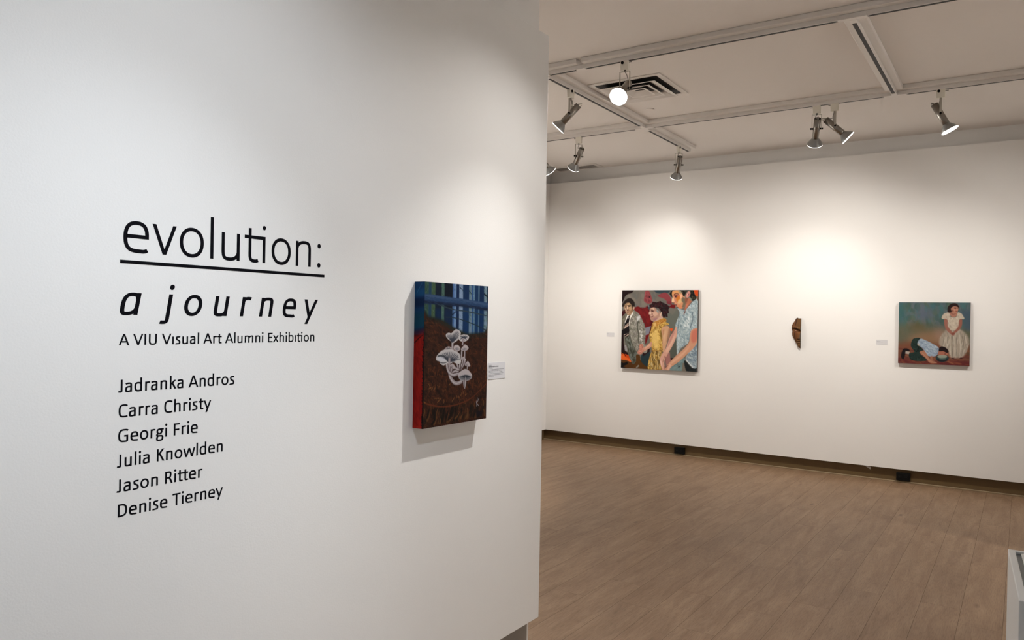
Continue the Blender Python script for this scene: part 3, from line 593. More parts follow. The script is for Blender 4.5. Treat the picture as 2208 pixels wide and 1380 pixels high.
ART['walkers'] = [
('P',(112,106,98),[-53,-50,1068,-42,1082,1071,-30,1143],0.0,0,1),
('D',[(128,120,110),(100,98,92),(118,108,104),(96,100,98)],[2,0,1000,5,1006,519,13,547],220,112.2,61.2,60,60,0.6),
('P',(26,10,12),[-20,-20,151,-9,132,35,79,50,42,82,24,125,-6,150],3.1,1,1),
('P',(48,64,72),[425,-17,641,-16,612,39,498,43,446,22],4.1,1,1),
('P',(142,66,70),[317,16,363,10,398,80,409,148,358,170,303,139,307,70],5.1,1,1),
('D',[(160,80,82),(120,52,58)],[312,21,385,41,397,158,314,139],25,51.0,24.5,70,40,0.7),
('L',(60,26,34),[370,75,373,99],14.3,14.3,1),
('P',(138,60,66),[483,70,579,30,650,94,666,180,632,168,570,111,509,89],5.1,1,1),
('P',(112,20,24),[632,209,667,180,717,183,707,234],3.1,1,1),
('P',(124,50,58),[591,147,651,137,662,185,622,176],4.1,1,1),
('P',(112,24,26),[168,243,220,206,294,235,361,192,391,284,422,400,438,477,388,537,343,659,318,684,324,460,254,325],3.1,1,1),
('P',(82,17,22),[357,241,391,284,427,400,433,477,383,537,391,401],5.1,1,1),
('D',[(128,30,32),(96,20,24)],[200,247,357,236,391,439,343,635,319,461],50,91.8,34.7,70,40,0.5),
('P',(102,106,98),[574,359,633,262,732,242,760,450,666,490,625,425],6.1,1,1),
('P',(130,130,142),[325,472,400,449,375,551,326,567],2.0,1,1),
('P',(118,112,104),[622,224,742,223,684,309,633,281],10.2,1,0.7),
('P',(28,11,13),[-13,329,23,408,43,724,71,782,109,800,126,849,-9,830],3.1,1,1),
('P',(60,20,22),[-3,279,61,229,52,318,4,369],5.1,1,1),
('P',(80,48,18),[-13,875,73,883,148,911,263,833,389,923,554,991,391,1010,-11,1003],2.0,1,1),
('P',(226,98,36),[-9,791,31,809,72,822,117,847,144,907,73,891,-8,877],2.0,1,1),
('P',(196,66,18),[31,806,110,825,121,869,62,852],4.1,1,1),
('D',[(20,8,8)],[1,790,72,812,62,842,7,815],6,30.6,14.3,60,40,0.9),
('P',(12,9,9),[-7,919,42,927,87,910,94,939,64,955,-6,983],3.1,1,1),
('P',(10,8,8),[-6,964,64,980,54,1000,-5,1003],3.1,1,1),
('P',(84,86,76),[33,591,110,579,177,709,233,819,212,893,170,940,129,878,95,801,90,742],2.0,1,1),
('D',[(122,128,120),(60,62,52),(98,104,98)],[46,606,105,589,177,719,226,824,181,924,115,839],55,71.4,26.5,70,35,0.75),
('P',(150,148,150),[46,695,70,704,90,772,60,778],3.1,1,1),
('P',(120,118,108),[32,547,51,586,48,704,37,695],3.1,1,1),
('P',(86,53,18),[173,978,207,913,208,825,231,807,261,831,264,891,306,918,380,972,266,1002],2.0,1,1),
('P',(105,110,104),[263,818,304,801,285,890,266,881],3.1,1,1),
('P',(36,54,60),[284,817,386,745,390,952,328,944,277,892],3.1,1,1),
('P',(40,14,18),[294,802,396,720,387,769,305,831],4.1,1,1),
('L',(140,136,125),[213,981,249,948],14.3,22.4,1),
('P',(138,136,124),[164,262,224,286,276,359,328,499,328,665,361,760,315,791,292,695,250,687,244,799,226,807,199,767,146,683,110,544,116,406,137,317],2.0,1,1),
('D',[(176,172,162),(104,103,92),(120,115,108),(150,150,140),(132,126,122)],[164,262,224,286,276,359,328,499,328,665,361,760,315,791,292,695,250,687,244,799,226,807,199,767,146,683,110,544,116,406,137,317],420,46.9,15.3,65,60,0.75),
('L',(66,66,58),[228,365,220,463,237,560,234,668],16.3,10.2,0.8),
('P',(205,205,205),[207,345,243,315,260,345,213,404],6.1,1,1),
('D',[(214,212,206)],[246,482,300,529,302,666,249,658],16,40.8,18.4,50,50,0.8),
('L',(74,74,64),[115,564,149,671,220,795],12.2,8.2,0.8),
('P',(110,106,92),[-7,369,62,288,82,310,37,413,25,497,-4,538],3.1,1,1),
('D',[(140,134,118),(84,80,68)],[-1,369,62,298,32,418,1,508],18,51.0,18.4,100,30,0.7),
('P',(238,236,228),[162,265,154,302,119,372,108,448,103,446,98,367,114,332],2.0,1,1),
('P',(238,236,228),[82,308,103,327,95,352,64,392,46,410],2.0,1,1),
('P',(24,21,22),[93,330,114,345,103,406,107,525,91,586,59,597,35,561,31,487,55,407],2.0,1,1),
('P',(130,122,118),[86,338,108,339,104,362,90,359],2.0,1,1),
('L',(196,172,156),[46,462,101,414],9.2,9.2,1),
('L',(196,172,156),[35,487,103,438],14.3,14.3,1),
('L',(196,172,156),[37,568,99,529],16.3,16.3,1),
('L',(196,172,156),[57,593,101,557],10.2,10.2,1),
('P',(18,15,18),[1,510,100,493,101,535,37,564,2,552],3.1,1,1),
('P',(34,26,23),[4,202,25,150,75,108,107,102,139,114,175,159,176,220,155,250,133,201,103,181,51,183,26,211],3.1,1,1),
('P',(168,136,108),[30,201,92,171,133,194,155,243,147,287,100,320,62,293,39,244],3.1,1,1),
('P',(150,120,92),[39,188,59,165,101,159,131,188,142,219,149,250,133,281,104,305,79,294,57,258,42,227],3.2,1,1),
('P',(206,172,128),[64,179,102,167,119,180,89,190],3.2,1,1),
('P',(214,182,152),[69,204,80,203,88,239,79,247,68,239],3.2,1,1),
('P',(220,196,174),[43,231,60,237,72,272,58,260],3.2,1,1),
('P',(182,148,114),[100,219,128,215,132,242,108,267,93,248],3.2,1,1),
('P',(196,162,132),[78,294,104,281,113,292,92,305],3.2,1,1),
('P',(108,84,62),[129,182,147,219,151,257,125,286,143,242],3.2,1,1),
('P',(206,166,144),[158,219,169,207,176,226,166,247,157,242],3.2,1,1),
('L',(52,38,32),[39,200,64,198],8.0,6.4,0.9),
('L',(52,38,32),[85,197,102,190,123,194],8.8,7.0,0.9),
('L',(50,36,30),[46,215,65,214],9.6,7.7,0.9),
('L',(50,36,30),[90,207,117,204],10.4,8.3,0.9),
('L',(96,52,46),[70,260,91,251,110,256],9.6,7.7,0.9),
('L',(180,120,104),[75,269,101,265],6.4,5.1,0.9),
('L',(80,58,46),[78,279,104,277],5.6,4.5,0.9),
('L',(74,50,40),[68,246,93,245],5.6,4.5,0.9),
('L',(216,188,160),[50,225,65,226],5.6,4.5,0.9),
('L',(206,176,146),[94,219,115,216],5.6,4.5,0.9),
('L',(90,68,52),[64,204,64,239],4.8,3.8,0.9),
('P',(44,17,21),[341,218,377,185,403,177,418,146,469,155,515,138,551,157,612,181,644,212,625,243,635,281,613,291,619,334,584,328,564,351,540,282,501,227,439,214,388,238],3.1,0,1),
('D',[(24,10,13),(70,30,34),(40,40,42)],[341,218,377,185,403,177,418,146,469,155,515,138,551,157,612,181,644,212,625,243,635,281,613,291,619,334,584,328,564,351,540,282,501,227,439,214,388,238],70,51.0,14.3,60,60,0.8),
('P',(120,130,136),[377,202,376,208,371,213,365,215,359,214,354,209,352,202,354,195,358,190,364,188,371,190,375,195],4.1,1,1),
('P',(70,78,82),[398,226,396,235,388,241,378,243,367,241,360,235,357,226,359,217,367,211,377,208,388,211,395,217],6.1,1,1),
('P',(182,142,124),[383,236,403,220,439,216,472,239,514,272,519,314,498,352,462,382,418,388,394,369,386,334,380,312,370,297,376,270],2.4,1,1),
('P',(218,184,158),[395,230,435,223,446,246,404,248],3.6,1,1),
('P',(226,192,172),[374,278,392,270,401,296,385,309,370,299],3.6,1,1),
('P',(210,170,148),[428,277,472,269,486,306,453,327,425,311],3.6,1,1),
('P',(204,164,148),[392,317,413,311,418,327,397,329],3.6,1,1),
('P',(122,80,70),[399,248,430,253,433,274,408,274,401,263],3.6,1,1),
('P',(164,118,124),[434,353,482,344,475,372,430,384],3.6,1,1),
('P',(136,152,152),[467,244,497,261,503,289,476,273],3.6,1,1),
('P',(206,156,138),[498,352,517,314,527,332,507,371],3.6,1,1),
('P',(226,196,172),[517,314,526,283,540,268,538,294,531,325],3.6,1,1),
('L',(52,34,34),[402,259,430,265],6.4,4.5,0.9),
('L',(96,62,56),[395,239,424,241],5.6,3.9,0.9),
('L',(92,46,48),[395,337,426,331],11.2,7.8,0.9),
('L',(196,134,128),[400,349,428,348],7.2,5.0,0.9),
('L',(126,90,92),[404,362,431,361],6.4,4.5,0.9),
('L',(110,70,64),[374,303,394,306],4.8,3.4,0.9),
('L',(140,100,90),[416,277,421,307,433,326],5.6,3.9,0.9),
('L',(236,204,180),[404,279,428,281],5.6,3.9,0.9),
('P',(206,168,148),[473,370,528,321,559,344,514,384,432,405],4.1,1,1),
('P',(188,148,70),[422,412,483,381,576,347,600,396,640,424,575,447,546,496,557,589,575,732,555,781,562,876,549,996,378,1001,386,846,419,758,404,681,381,575,403,497],2.0,1,1),
('D',[(236,204,124),(150,106,46),(216,178,92),(120,94,50),(228,190,104)],[422,412,483,381,576,347,600,396,640,424,575,447,546,496,557,589,575,732,555,781,562,876,549,996,378,1001,386,846,419,758,404,681,381,575,403,497],420,38.8,15.3,65,65,0.75),
('P',(240,206,124),[424,535,485,495,507,591,499,726,448,718,415,632],24.5,1,0.8),
('P',(186,130,58),[422,415,483,384,586,351,597,389,526,415,466,455],3.1,1,1),
('P',(222,184,112),[424,417,463,401,474,438,451,456],4.1,1,1),
('D',[(150,98,40),(214,160,80)],[473,399,584,358,595,387,484,437],20,34.7,12.2,150,30,0.8),
('P',(110,88,44),[521,514,551,484,559,589,532,590],10.2,1,0.8),
('L',(150,110,56),[412,753,489,760,565,737],14.3,14.3,1),
('D',[(206,184,132),(130,100,50),(170,140,80),(90,70,40)],[420,763,560,752,554,981,385,991],110,71.4,16.3,80,25,0.7),
('P',(206,162,126),[540,476,616,442,648,481,649,548,623,625,595,722,573,789,557,685,555,589],3.1,1,1),
('P',(150,110,88),[636,472,655,519,638,606,609,645,625,549],8.2,1,0.8),
('P',(224,184,148),[561,522,601,492,598,607,574,665],16.3,1,0.7),
('P',(176,120,84),[556,493,576,483,577,541,555,570],8.2,1,0.6),
('P',(206,152,128),[410,647,408,710,330,762,283,785,274,740,329,711],2.0,1,1),
('P',(236,190,165),[400,667,396,696,329,737,324,723],8.2,1,0.6),
('P',(198,132,112),[250,687,296,680,307,716,291,742,314,757,296,792,261,809,227,797,232,766,251,741],3.1,1,1),
('D',[(230,170,150),(120,66,60),(210,140,120)],[250,697,294,695,301,734,289,792,233,797],46,22.4,6.1,65,40,0.85),
('P',(226,92,40),[648,472,692,469,679,511,657,502],3.1,1,1),
('P',(110,90,78),[655,519,726,470,736,517,677,557],8.2,1,0.7),
('P',(86,90,82),[652,700,694,670,733,617,744,716,721,840,659,825],2.0,1,1),
('P',(50,12,18),[662,833,711,840,672,870],3.1,1,1),
('P',(114,138,140),[721,821,789,780,854,852,814,995,659,999,692,898],3.1,1,1),
('D',[(130,152,152),(96,118,122)],[721,830,790,799,839,862,802,977,693,973],30,61.2,24.5,150,30,0.6),
('L',(40,50,56),[764,943,793,938],12.2,8.2,1),
('P',(120,112,100),[820,891,864,879,899,990,812,995],4.1,1,1),
('P',(30,36,38),[844,857,947,950,1008,904,1007,997,875,991],3.1,1,1),
('P',(160,176,182),[737,215,782,234,833,243,865,223,927,148,967,104,1006,155,1014,481,931,485,905,559,885,644,788,719,748,796,732,527,720,432,746,356,767,279],2.0,1,1),
('D',[(196,210,214),(124,146,156),(176,190,192),(148,166,172)],[737,215,782,234,833,243,865,223,927,148,967,104,1006,155,1014,481,931,485,905,559,885,644,788,719,748,796,732,527,720,432,746,356,767,279],560,49.0,14.3,60,60,0.7),
('L',(84,100,112),[928,268,939,352,907,465],12.2,8.2,0.8),
('L',(100,120,128),[767,279,759,393,746,526],14.3,8.2,0.8),
('D',[(220,228,228)],[842,335,910,315,892,447,824,449],16,51.0,18.4,60,50,0.7),
('P',(110,70,64),[822,283,845,241,843,269,824,312],3.1,1,1),
('D',[(90,110,118)],[784,431,794,430,797,638,787,638],6,18.4,7.1,90,20,0.9),
('P',(150,166,174),[1012,635,1013,901,954,947,859,844,889,768,934,708],2.0,1,1),
('D',[(186,198,204),(118,136,150),(104,124,140)],[1000,649,1002,891,954,935,873,842,934,717],60,61.2,18.4,40,40,0.7),
('L',(214,220,222),[860,847,954,942],12.2,8.2,1),
('P',(164,112,106),[591,827,653,762,667,899,616,968],6.1,1,1),
('P',(214,164,144),[730,446,744,526,723,603,689,682,641,767,594,855,585,913,600,986,566,992,524,878,551,800,602,721,650,586,699,509],2.0,1,1),
('P',(236,194,168),[717,546,698,623,660,700,621,768,605,750,659,653],12.2,1,0.7),
('P',(178,118,112),[648,615,687,528,716,508,668,624,620,702],10.2,1,0.6),
('L',(130,84,78),[564,895,591,817,604,855,593,922],7.1,5.1,0.8),
('L',(150,96,88),[593,931,584,984],8.2,8.2,1),
('L',(240,198,180),[537,877,558,962],16.3,12.2,0.8),
('P',(206,152,122),[929,484,1014,470,1002,603,965,688,869,786,773,877,675,948,646,993,602,999,605,959,654,890,740,801,837,712,896,635,905,559],2.0,1,1),
('P',(194,106,90),[941,493,1003,482,995,594,952,642,923,615,922,540],18.4,1,0.8),
('P',(232,184,154),[914,662,847,740,751,819,672,889,663,918,751,857,857,758],14.3,1,0.7),
('P',(140,96,80),[895,653,808,741,731,811,745,796,837,712],6.1,1,0.7),
('P',(236,186,166),[653,909,683,927,644,986,614,992],8.2,1,0.7),
('L',(120,70,66),[605,957,631,929],7.1,7.1,1),
('P',(178,108,82),[833,237,851,168,881,100,919,109,925,131,875,198,849,244,836,248],2.4,1,1),
('P',(210,146,108),[668,16,718,5,772,10,804,50,831,87,851,124,844,168,825,213,776,232,752,219,737,203,715,196,705,178,700,166,670,153,667,136,677,98,668,61],2.0,1,1),
('P',(216,152,96),[672,19,741,8,769,42,703,46,672,62],5.6,1,1),
('P',(150,146,116),[741,8,782,16,800,48,765,35],5.6,1,1),
('P',(132,72,62),[694,64,734,60,752,83,719,92,699,80],4.8,1,1),
('P',(188,98,72),[735,68,769,61,768,98,739,100],5.6,1,1),
('P',(202,116,44),[721,98,773,70,772,117,744,150,730,139],6.4,1,1),
('P',(238,180,144),[769,51,804,54,798,98,774,118],6.4,1,1),
('P',(234,194,154),[673,102,692,97,698,139,685,151,667,148],3.2,1,1),
('P',(230,168,146),[667,148,708,139,705,151,674,155],2.4,1,1),
('P',(200,128,106),[692,102,720,124,734,163,708,139],4.8,1,1),
('P',(218,178,128),[751,124,789,113,799,146,767,169,744,166],6.4,1,1),
('P',(212,134,94),[752,184,790,191,800,213,772,230,752,215],4.8,1,1),
('P',(116,104,84),[801,90,835,102,846,168,821,215,800,207,813,161,792,133],8.0,1,1),
('P',(138,84,64),[835,98,875,98,866,131,840,170],5.6,1,1),
('P',(120,126,112),[889,98,904,77,925,116,913,140],4.0,1,1),
('P',(200,118,92),[844,183,889,153,867,198,845,229],5.6,1,1),
('L',(72,30,26),[692,58,719,45,756,52],10.4,7.3,0.9),
('L',(36,18,24),[708,84,719,79,735,78],13.6,9.5,0.9),
('L',(96,46,44),[704,91,735,94],4.8,3.4,0.9),
('L',(84,50,50),[673,157,707,161],8.0,5.6,0.9),
('L',(218,154,142),[703,173,738,173],9.6,6.7,0.9),
('L',(60,26,34),[707,185,738,184],12.0,8.4,0.9),
('L',(214,144,126),[719,199,746,196],10.4,7.3,0.9),
('L',(54,42,42),[736,211,754,218],8.8,6.1,0.9),
('L',(90,60,50),[668,57,671,87],4.8,3.4,0.9),
('P',(22,20,17),[637,42,664,8,671,-7,933,-5,945,35,977,98,935,135,911,98,892,79,903,28,872,15,846,39,839,64,812,74,798,40,772,9,718,5,675,16,666,49,673,87,653,72],2.4,1,1),
('D',[(60,58,42),(12,11,11),(90,88,64),(36,44,44)],[637,42,664,8,671,-7,933,-5,945,35,977,98,935,135,911,98,892,79,903,28,872,15,846,39,839,64,812,74,798,40,772,9,718,5,675,16,666,49,673,87,653,72],60,43.9,10.4,60,60,0.75),
('P',(206,142,130),[843,81,850,61,872,18,895,24,901,50,882,84,862,95],2.4,1,1),
('P',(116,58,62),[872,52,889,42,883,76],3.2,1,1),
('P',(242,218,198),[861,55,877,42,866,66],2.4,1,1),
('P',(222,216,210),[864,231,894,190,912,160,894,205],4.0,1,0.7),
('P',(206,76,26),[934,-14,1011,-14,1013,85,966,72],3.1,1,1),
('P',(112,84,64),[964,75,1013,89,1013,155,986,117],5.1,1,1)]
ART['kneeling'] = [
('P',(82,98,100),[-64,-67,1053,-68,1075,1057,-42,1121],0.0,0,1),
('D',[(66,106,108),(92,102,112),(80,96,78),(62,88,84),(96,104,106)],[-18,-8,1006,-11,1016,496,-8,525],220,152.3,76.1,85,25,0.5),
('P',(52,96,102),[-17,32,97,11,87,385,-9,466],76.1,1,0.7),
('P',(44,100,112),[444,20,512,19,505,125,454,106],42.3,1,0.6),
('P',(92,98,118),[257,108,480,116,466,280,277,264],67.7,1,0.6),
('P',(98,94,72),[-55,388,226,343,569,374,1063,419,1068,682,-49,725],101.5,1,0.8),
('P',(150,110,82),[177,540,486,453,672,506,701,696,491,704,180,677],93.1,1,0.7),
('P',(120,66,46),[-49,725,179,637,575,662,1068,682,1075,1057,-42,1121],59.2,1,0.8),
('P',(94,40,42),[-46,903,184,902,579,922,1073,916,1075,1057,-42,1121],30.5,1,0.9),
('P',(104,78,40),[173,305,399,339,367,456,176,442],76.1,1,0.4),
('P',(84,64,44),[940,743,1020,684,1024,891,942,838],42.3,1,0.7),
('D',[(150,96,66),(110,62,48),(130,70,52),(88,44,40)],[-5,723,1020,684,1026,975,0,1000],200,110.0,33.8,10,25,0.4),
('P',(66,82,98),[871,121,1009,120,1015,439,918,423],42.3,1,0.8),
('P',(150,120,106),[519,414,687,410,658,621,522,587],67.7,1,0.6),
('P',(160,148,134),[667,439,598,546,583,662,643,727,710,753,737,857,820,867,901,849,957,762,987,647,981,553,927,470,836,406,704,409],18.6,1,1),
('D',[(196,186,170),(130,124,112),(172,160,146)],[667,439,598,546,583,662,643,727,710,753,737,857,820,867,901,849,957,762,987,647,981,553,927,470,836,406,704,409],110,143.8,22.0,88,16,0.45),
('L',(112,106,96),[764,522,759,694,770,855],11.8,6.8,0.6),
('L',(112,106,96),[814,540,825,691,815,844],11.8,6.8,0.6),
('L',(112,106,96),[887,518,914,640,893,831],11.8,6.8,0.6),
('L',(112,106,96),[698,543,692,648],11.8,6.8,0.6),
('L',(112,106,96),[648,564,634,679],11.8,6.8,0.6),
('L',(200,190,174),[780,522,792,692,791,845],13.5,8.5,0.55),
('L',(200,190,174),[854,500,873,651,868,822],13.5,8.5,0.55),
('L',(200,190,174),[936,517,954,648],13.5,8.5,0.55),
('L',(200,190,174),[731,523,736,828],13.5,8.5,0.55),
('P',(186,173,156),[613,258,626,196,661,167,717,161,733,226,809,226,824,158,872,169,901,206,916,258,851,271,837,416,704,419,689,278],5.1,1,1),
('D',[(206,194,176),(158,146,132)],[633,181,888,178,844,406,699,409],50,59.2,18.6,85,40,0.5),
('P',(150,100,86),[644,269,689,278,696,371,747,451,767,493,738,494,664,410],4.2,1,1),
('P',(146,94,80),[849,275,889,269,879,386,798,483,772,498,775,465,837,378],4.2,1,1),
('P',(138,84,72),[795,493,791,504,782,513,769,516,755,514,745,505,742,494,745,483,755,474,768,471,781,473,791,481],4.2,1,1),
('L',(80,44,40),[748,494,789,487],5.1,4.2,0.7),
('P',(166,116,98),[720,159,818,158,811,215,775,229,740,220],5.1,1,1),
('L',(120,74,62),[732,166,770,187,815,165],11.8,6.8,0.6),
('P',(42,26,24),[690,147,693,71,744,20,805,18,845,65,840,108,825,75,773,64,743,99,747,146,717,161],5.1,1,1),
('P',(172,120,100),[737,87,780,60,829,75,836,112,819,155,792,172,757,156,738,123],3.4,1,1),
('P',(40,24,24),[808,92,806,95,801,97,793,98,786,97,781,95,779,92,780,89,786,87,793,86,801,87,806,89],3.4,1,0.85),
('P',(40,24,24),[830,91,829,93,827,95,823,95,819,95,817,93,816,91,816,88,819,87,823,86,827,87,829,88],3.4,1,0.85),
('P',(120,50,44),[825,141,823,144,817,146,810,147,803,146,797,144,795,141,797,138,802,136,810,135,817,136,823,138],3.4,1,0.85),
('P',(200,150,124),[822,112,821,121,819,127,816,130,813,127,811,121,810,113,811,104,813,98,816,95,819,98,821,104],3.4,1,0.85),
('P',(130,84,70),[774,132,772,142,767,150,761,153,754,150,749,143,747,132,749,122,753,114,760,111,767,114,772,122],3.4,1,0.85),
('P',(70,40,36),[810,82,807,84,801,86,793,86,785,86,779,84,777,83,779,81,785,79,793,79,801,79,807,80],3.4,1,0.85),
('P',(196,146,122),[792,118,791,124,787,129,781,131,775,129,771,124,769,118,771,111,775,106,780,104,786,106,791,111],3.4,1,0.85),
('P',(34,50,46),[186,657,222,582,317,576,293,673,359,758,313,813,414,920,289,941,184,917,158,825,234,797,189,716],3.4,1,1),
('D',[(24,34,32),(48,68,62)],[186,657,222,582,317,576,293,673,359,758,313,813,414,920,289,941,184,917,158,825,234,797,189,716],60,50.8,16.9,50,50,0.6),
('L',(18,22,22),[293,673,286,761,252,801],20.3,13.5,0.8),
('P',(146,162,178),[277,663,317,582,386,601,490,656,573,712,578,782,536,849,434,853,394,795,346,729],3.4,1,1),
('D',[(196,206,214),(108,124,146),(170,184,196)],[277,663,317,582,386,601,490,656,573,712,578,782,536,849,434,853,394,795,346,729],110,50.8,16.9,40,50,0.42),
('P',(178,168,150),[271,664,293,653,311,701,293,697],4.2,1,1),
('P',(166,116,92),[311,801,362,772,400,804,465,908,550,950,542,964,457,959,405,894],3.4,1,1),
('P',(150,104,84),[464,860,494,854,495,907,546,943,469,908],4.2,1,1),
('L',(200,150,122),[347,807,435,910],10.2,6.8,0.6),
('P',(46,60,60),[719,872,708,902,675,926,630,936,585,930,551,910,538,881,550,850,583,827,628,817,673,823,706,843],5.1,1,1),
('P',(24,28,34),[705,906,695,919,668,930,630,935,592,933,564,926,554,914,564,900,591,890,629,885,667,886,694,894],6.8,1,0.8),
('P',(165,105,86),[567,809,585,760,627,766,699,794,688,835,585,840],3.4,1,1),
('P',(150,158,142),[697,851,688,864,663,874,629,879,595,877,569,869,560,857,569,844,594,834,628,829,662,831,688,839],5.1,1,0.9),
('P',(100,120,110),[684,888,677,898,659,906,634,910,609,908,590,902,583,893,590,883,608,875,633,871,658,873,677,879],8.5,1,0.6),
('P',(32,22,23),[578,766,592,708,636,695,693,730,712,777,686,792,644,767,610,771],4.2,1,1),
('P',(60,30,28),[673,810,672,813,669,815,666,816,662,815,659,813,658,811,659,808,662,806,665,805,669,805,672,807],2.5,1,1),
('P',(26,20,24),[44,879,69,764,124,743,173,777,114,807,100,867,80,919],3.4,1,1),
('P',(170,160,150),[110,785,171,795,158,836,105,827],3.4,1,1),
('P',(44,20,20),[796,875,793,879,786,883,775,885,764,884,756,881,753,877,756,873,764,869,775,867,785,868,793,871],4.2,1,0.8),
('P',(44,20,20),[907,870,904,874,896,878,886,879,875,879,867,876,864,872,867,867,875,864,885,862,896,863,904,866],4.2,1,0.8)]

def catmull(p, closed=True, n=6):
    N = len(p); out = []
    rng = range(N if closed else N - 1)
    for i in rng:
        if closed: a, b, c, d = p[i - 1], p[i], p[(i + 1) % N], p[(i + 2) % N]
        else: a, b, c, d = p[max(i - 1, 0)], p[i], p[i + 1], p[min(i + 2, N - 1)]
        for k in range(n):
            t = k / n; out.append(0.5 * (2 * b + (c - a) * t + (2 * a - 5 * b + 4 * c - d) * t * t + (3 * b - a - 3 * c + d) * t ** 3))
    if not closed: out.append(p[-1])
    return np.array(out)
def blur(a, r):
    r = int(round(r))
    if r < 1: return a
    for _ in range(2):
        for ax in (0, 1):
            pad = [(0, 0), (0, 0)]; pad[ax] = (r + 1, r); c = np.cumsum(np.pad(a, pad, mode='edge'), axis=ax)
            n = a.shape[ax]; hi = np.take(c, range(2 * r + 1, 2 * r + 1 + n), axis=ax); lo = np.take(c, range(0, n), axis=ax); a = (hi - lo) / (2 * r + 1)
    return a
class Painter:
    def __init__(s, Wd, Hd, scale, seed=3):
        s.W, s.H, s.k = Wd, Hd, scale; s.img = np.zeros((Hd, Wd, 3)); s.rng = np.random.default_rng(seed)
    def mask(s, P):
        x0, y0 = np.floor(P.min(0)).astype(int) - 1; x1, y1 = np.ceil(P.max(0)).astype(int) + 2
        x0, y0, x1, y1 = max(x0, 0), max(y0, 0), min(x1, s.W), min(y1, s.H)
        if x1 <= x0 or y1 <= y0: return None
        X = np.arange(x0, x1)[None, :] + .5; Y = np.arange(y0, y1)[:, None] + .5; m = np.zeros((y1 - y0, x1 - x0), bool)
        for (ax, ay), (bx, by) in zip(P, np.roll(P, -1, 0)):
            if ay == by: continue
            m ^= ((ay > Y) != (by > Y)) & (X < (bx - ax) * (Y - ay) / (by - ay) + ax)
        return x0, y0, m.astype(float)
    def lay(s, x0, y0, m, col, a):
        h, w_ = m.shape; r = s.img[y0:y0 + h, x0:x0 + w_]; r += (np.array(col) / 255.0 - r) * (m * a)[..., None]
    def run(s, ops):
        for op in ops:
            P = np.array(op[2], float).reshape(-1, 2) * s.k
            if op[0] == 'P':
                if op[4] and len(P) > 4: P = catmull(P)
                soft = op[3] * s.k
                r = s.mask(P)
                if r is None: continue
                x0, y0, m = r
                if soft >= 1:
                    full = np.zeros((s.H, s.W)); full[y0:y0 + m.shape[0], x0:x0 + m.shape[1]] = m; x0 = y0 = 0; m = blur(full, soft * .6)
                s.lay(x0, y0, m, op[1], op[5])
            elif op[0] == 'L':
                q = catmull(P, False) if len(P) > 2 else P; n = len(q); d = np.gradient(q, axis=0); d /= np.linalg.norm(d, axis=1)[:, None] + 1e-9
                nn = np.stack([-d[:, 1], d[:, 0]], 1); wd = np.linspace(op[3], op[4], n)[:, None] * s.k / 2
                if n > 3: wd = wd * np.clip(np.minimum(np.arange(n), np.arange(n)[::-1])[:, None] * .5 + .45, 0, 1)
                r = s.mask(np.concatenate([q + nn * wd, (q - nn * wd)[::-1]]))
                if r: s.lay(*r, op[1], op[5])
            else:
                r = s.mask(catmull(P) if len(P) > 4 else P)
                if r is None: continue
                x0, y0, m = r; ys, xs = np.nonzero(m > .5)
                if len(xs) == 0: continue
                _, cols, _, n, ln, wd, ang, aj, al = op
                for _ in range(n):
                    i = s.rng.integers(len(xs)); cx, cy = xs[i] + x0, ys[i] + y0; t = math.radians(ang + s.rng.normal() * aj * .6)
                    L = ln * s.k / 2 * s.rng.uniform(.5, 1.2); Wd = max(wd * s.k / 2 * s.rng.uniform(.5, 1.2), .8); R = int(max(L, Wd)) + 2
                    a0, b0, a1, b1 = max(cx - R, 0), max(cy - R, 0), min(cx + R + 1, s.W), min(cy + R + 1, s.H)
                    if a1 <= a0 or b1 <= b0: continue
                    X = np.arange(a0, a1)[None, :] - cx; Y = np.arange(b0, b1)[:, None] - cy
                    u_ = X * math.cos(t) + Y * math.sin(t); v_ = -X * math.sin(t) + Y * math.cos(t) + (u_ / L) ** 2 * Wd * .25
                    mk = np.clip((1 - (u_ / L) ** 2 - (v_ / Wd) ** 2) * 2.5, 0, 1)
                    mm = m[b0 - y0 if b0 >= y0 else 0:, :]
                    # keep the dab inside its shape
                    fy0, fx0 = max(b0, y0), max(a0, x0); fy1, fx1 = min(b1, y0 + m.shape[0]), min(a1, x0 + m.shape[1])
                    if fy1 <= fy0 or fx1 <= fx0: continue
                    mk = mk[fy0 - b0:fy1 - b0, fx0 - a0:fx1 - a0] * m[fy0 - y0:fy1 - y0, fx0 - x0:fx1 - x0]
                    s.lay(fx0, fy0, mk, cols[s.rng.integers(len(cols))], al)
        return s.img
def lin(c): return np.where(c <= .04045, c / 12.92, ((c + .055) / 1.055) ** 2.4)
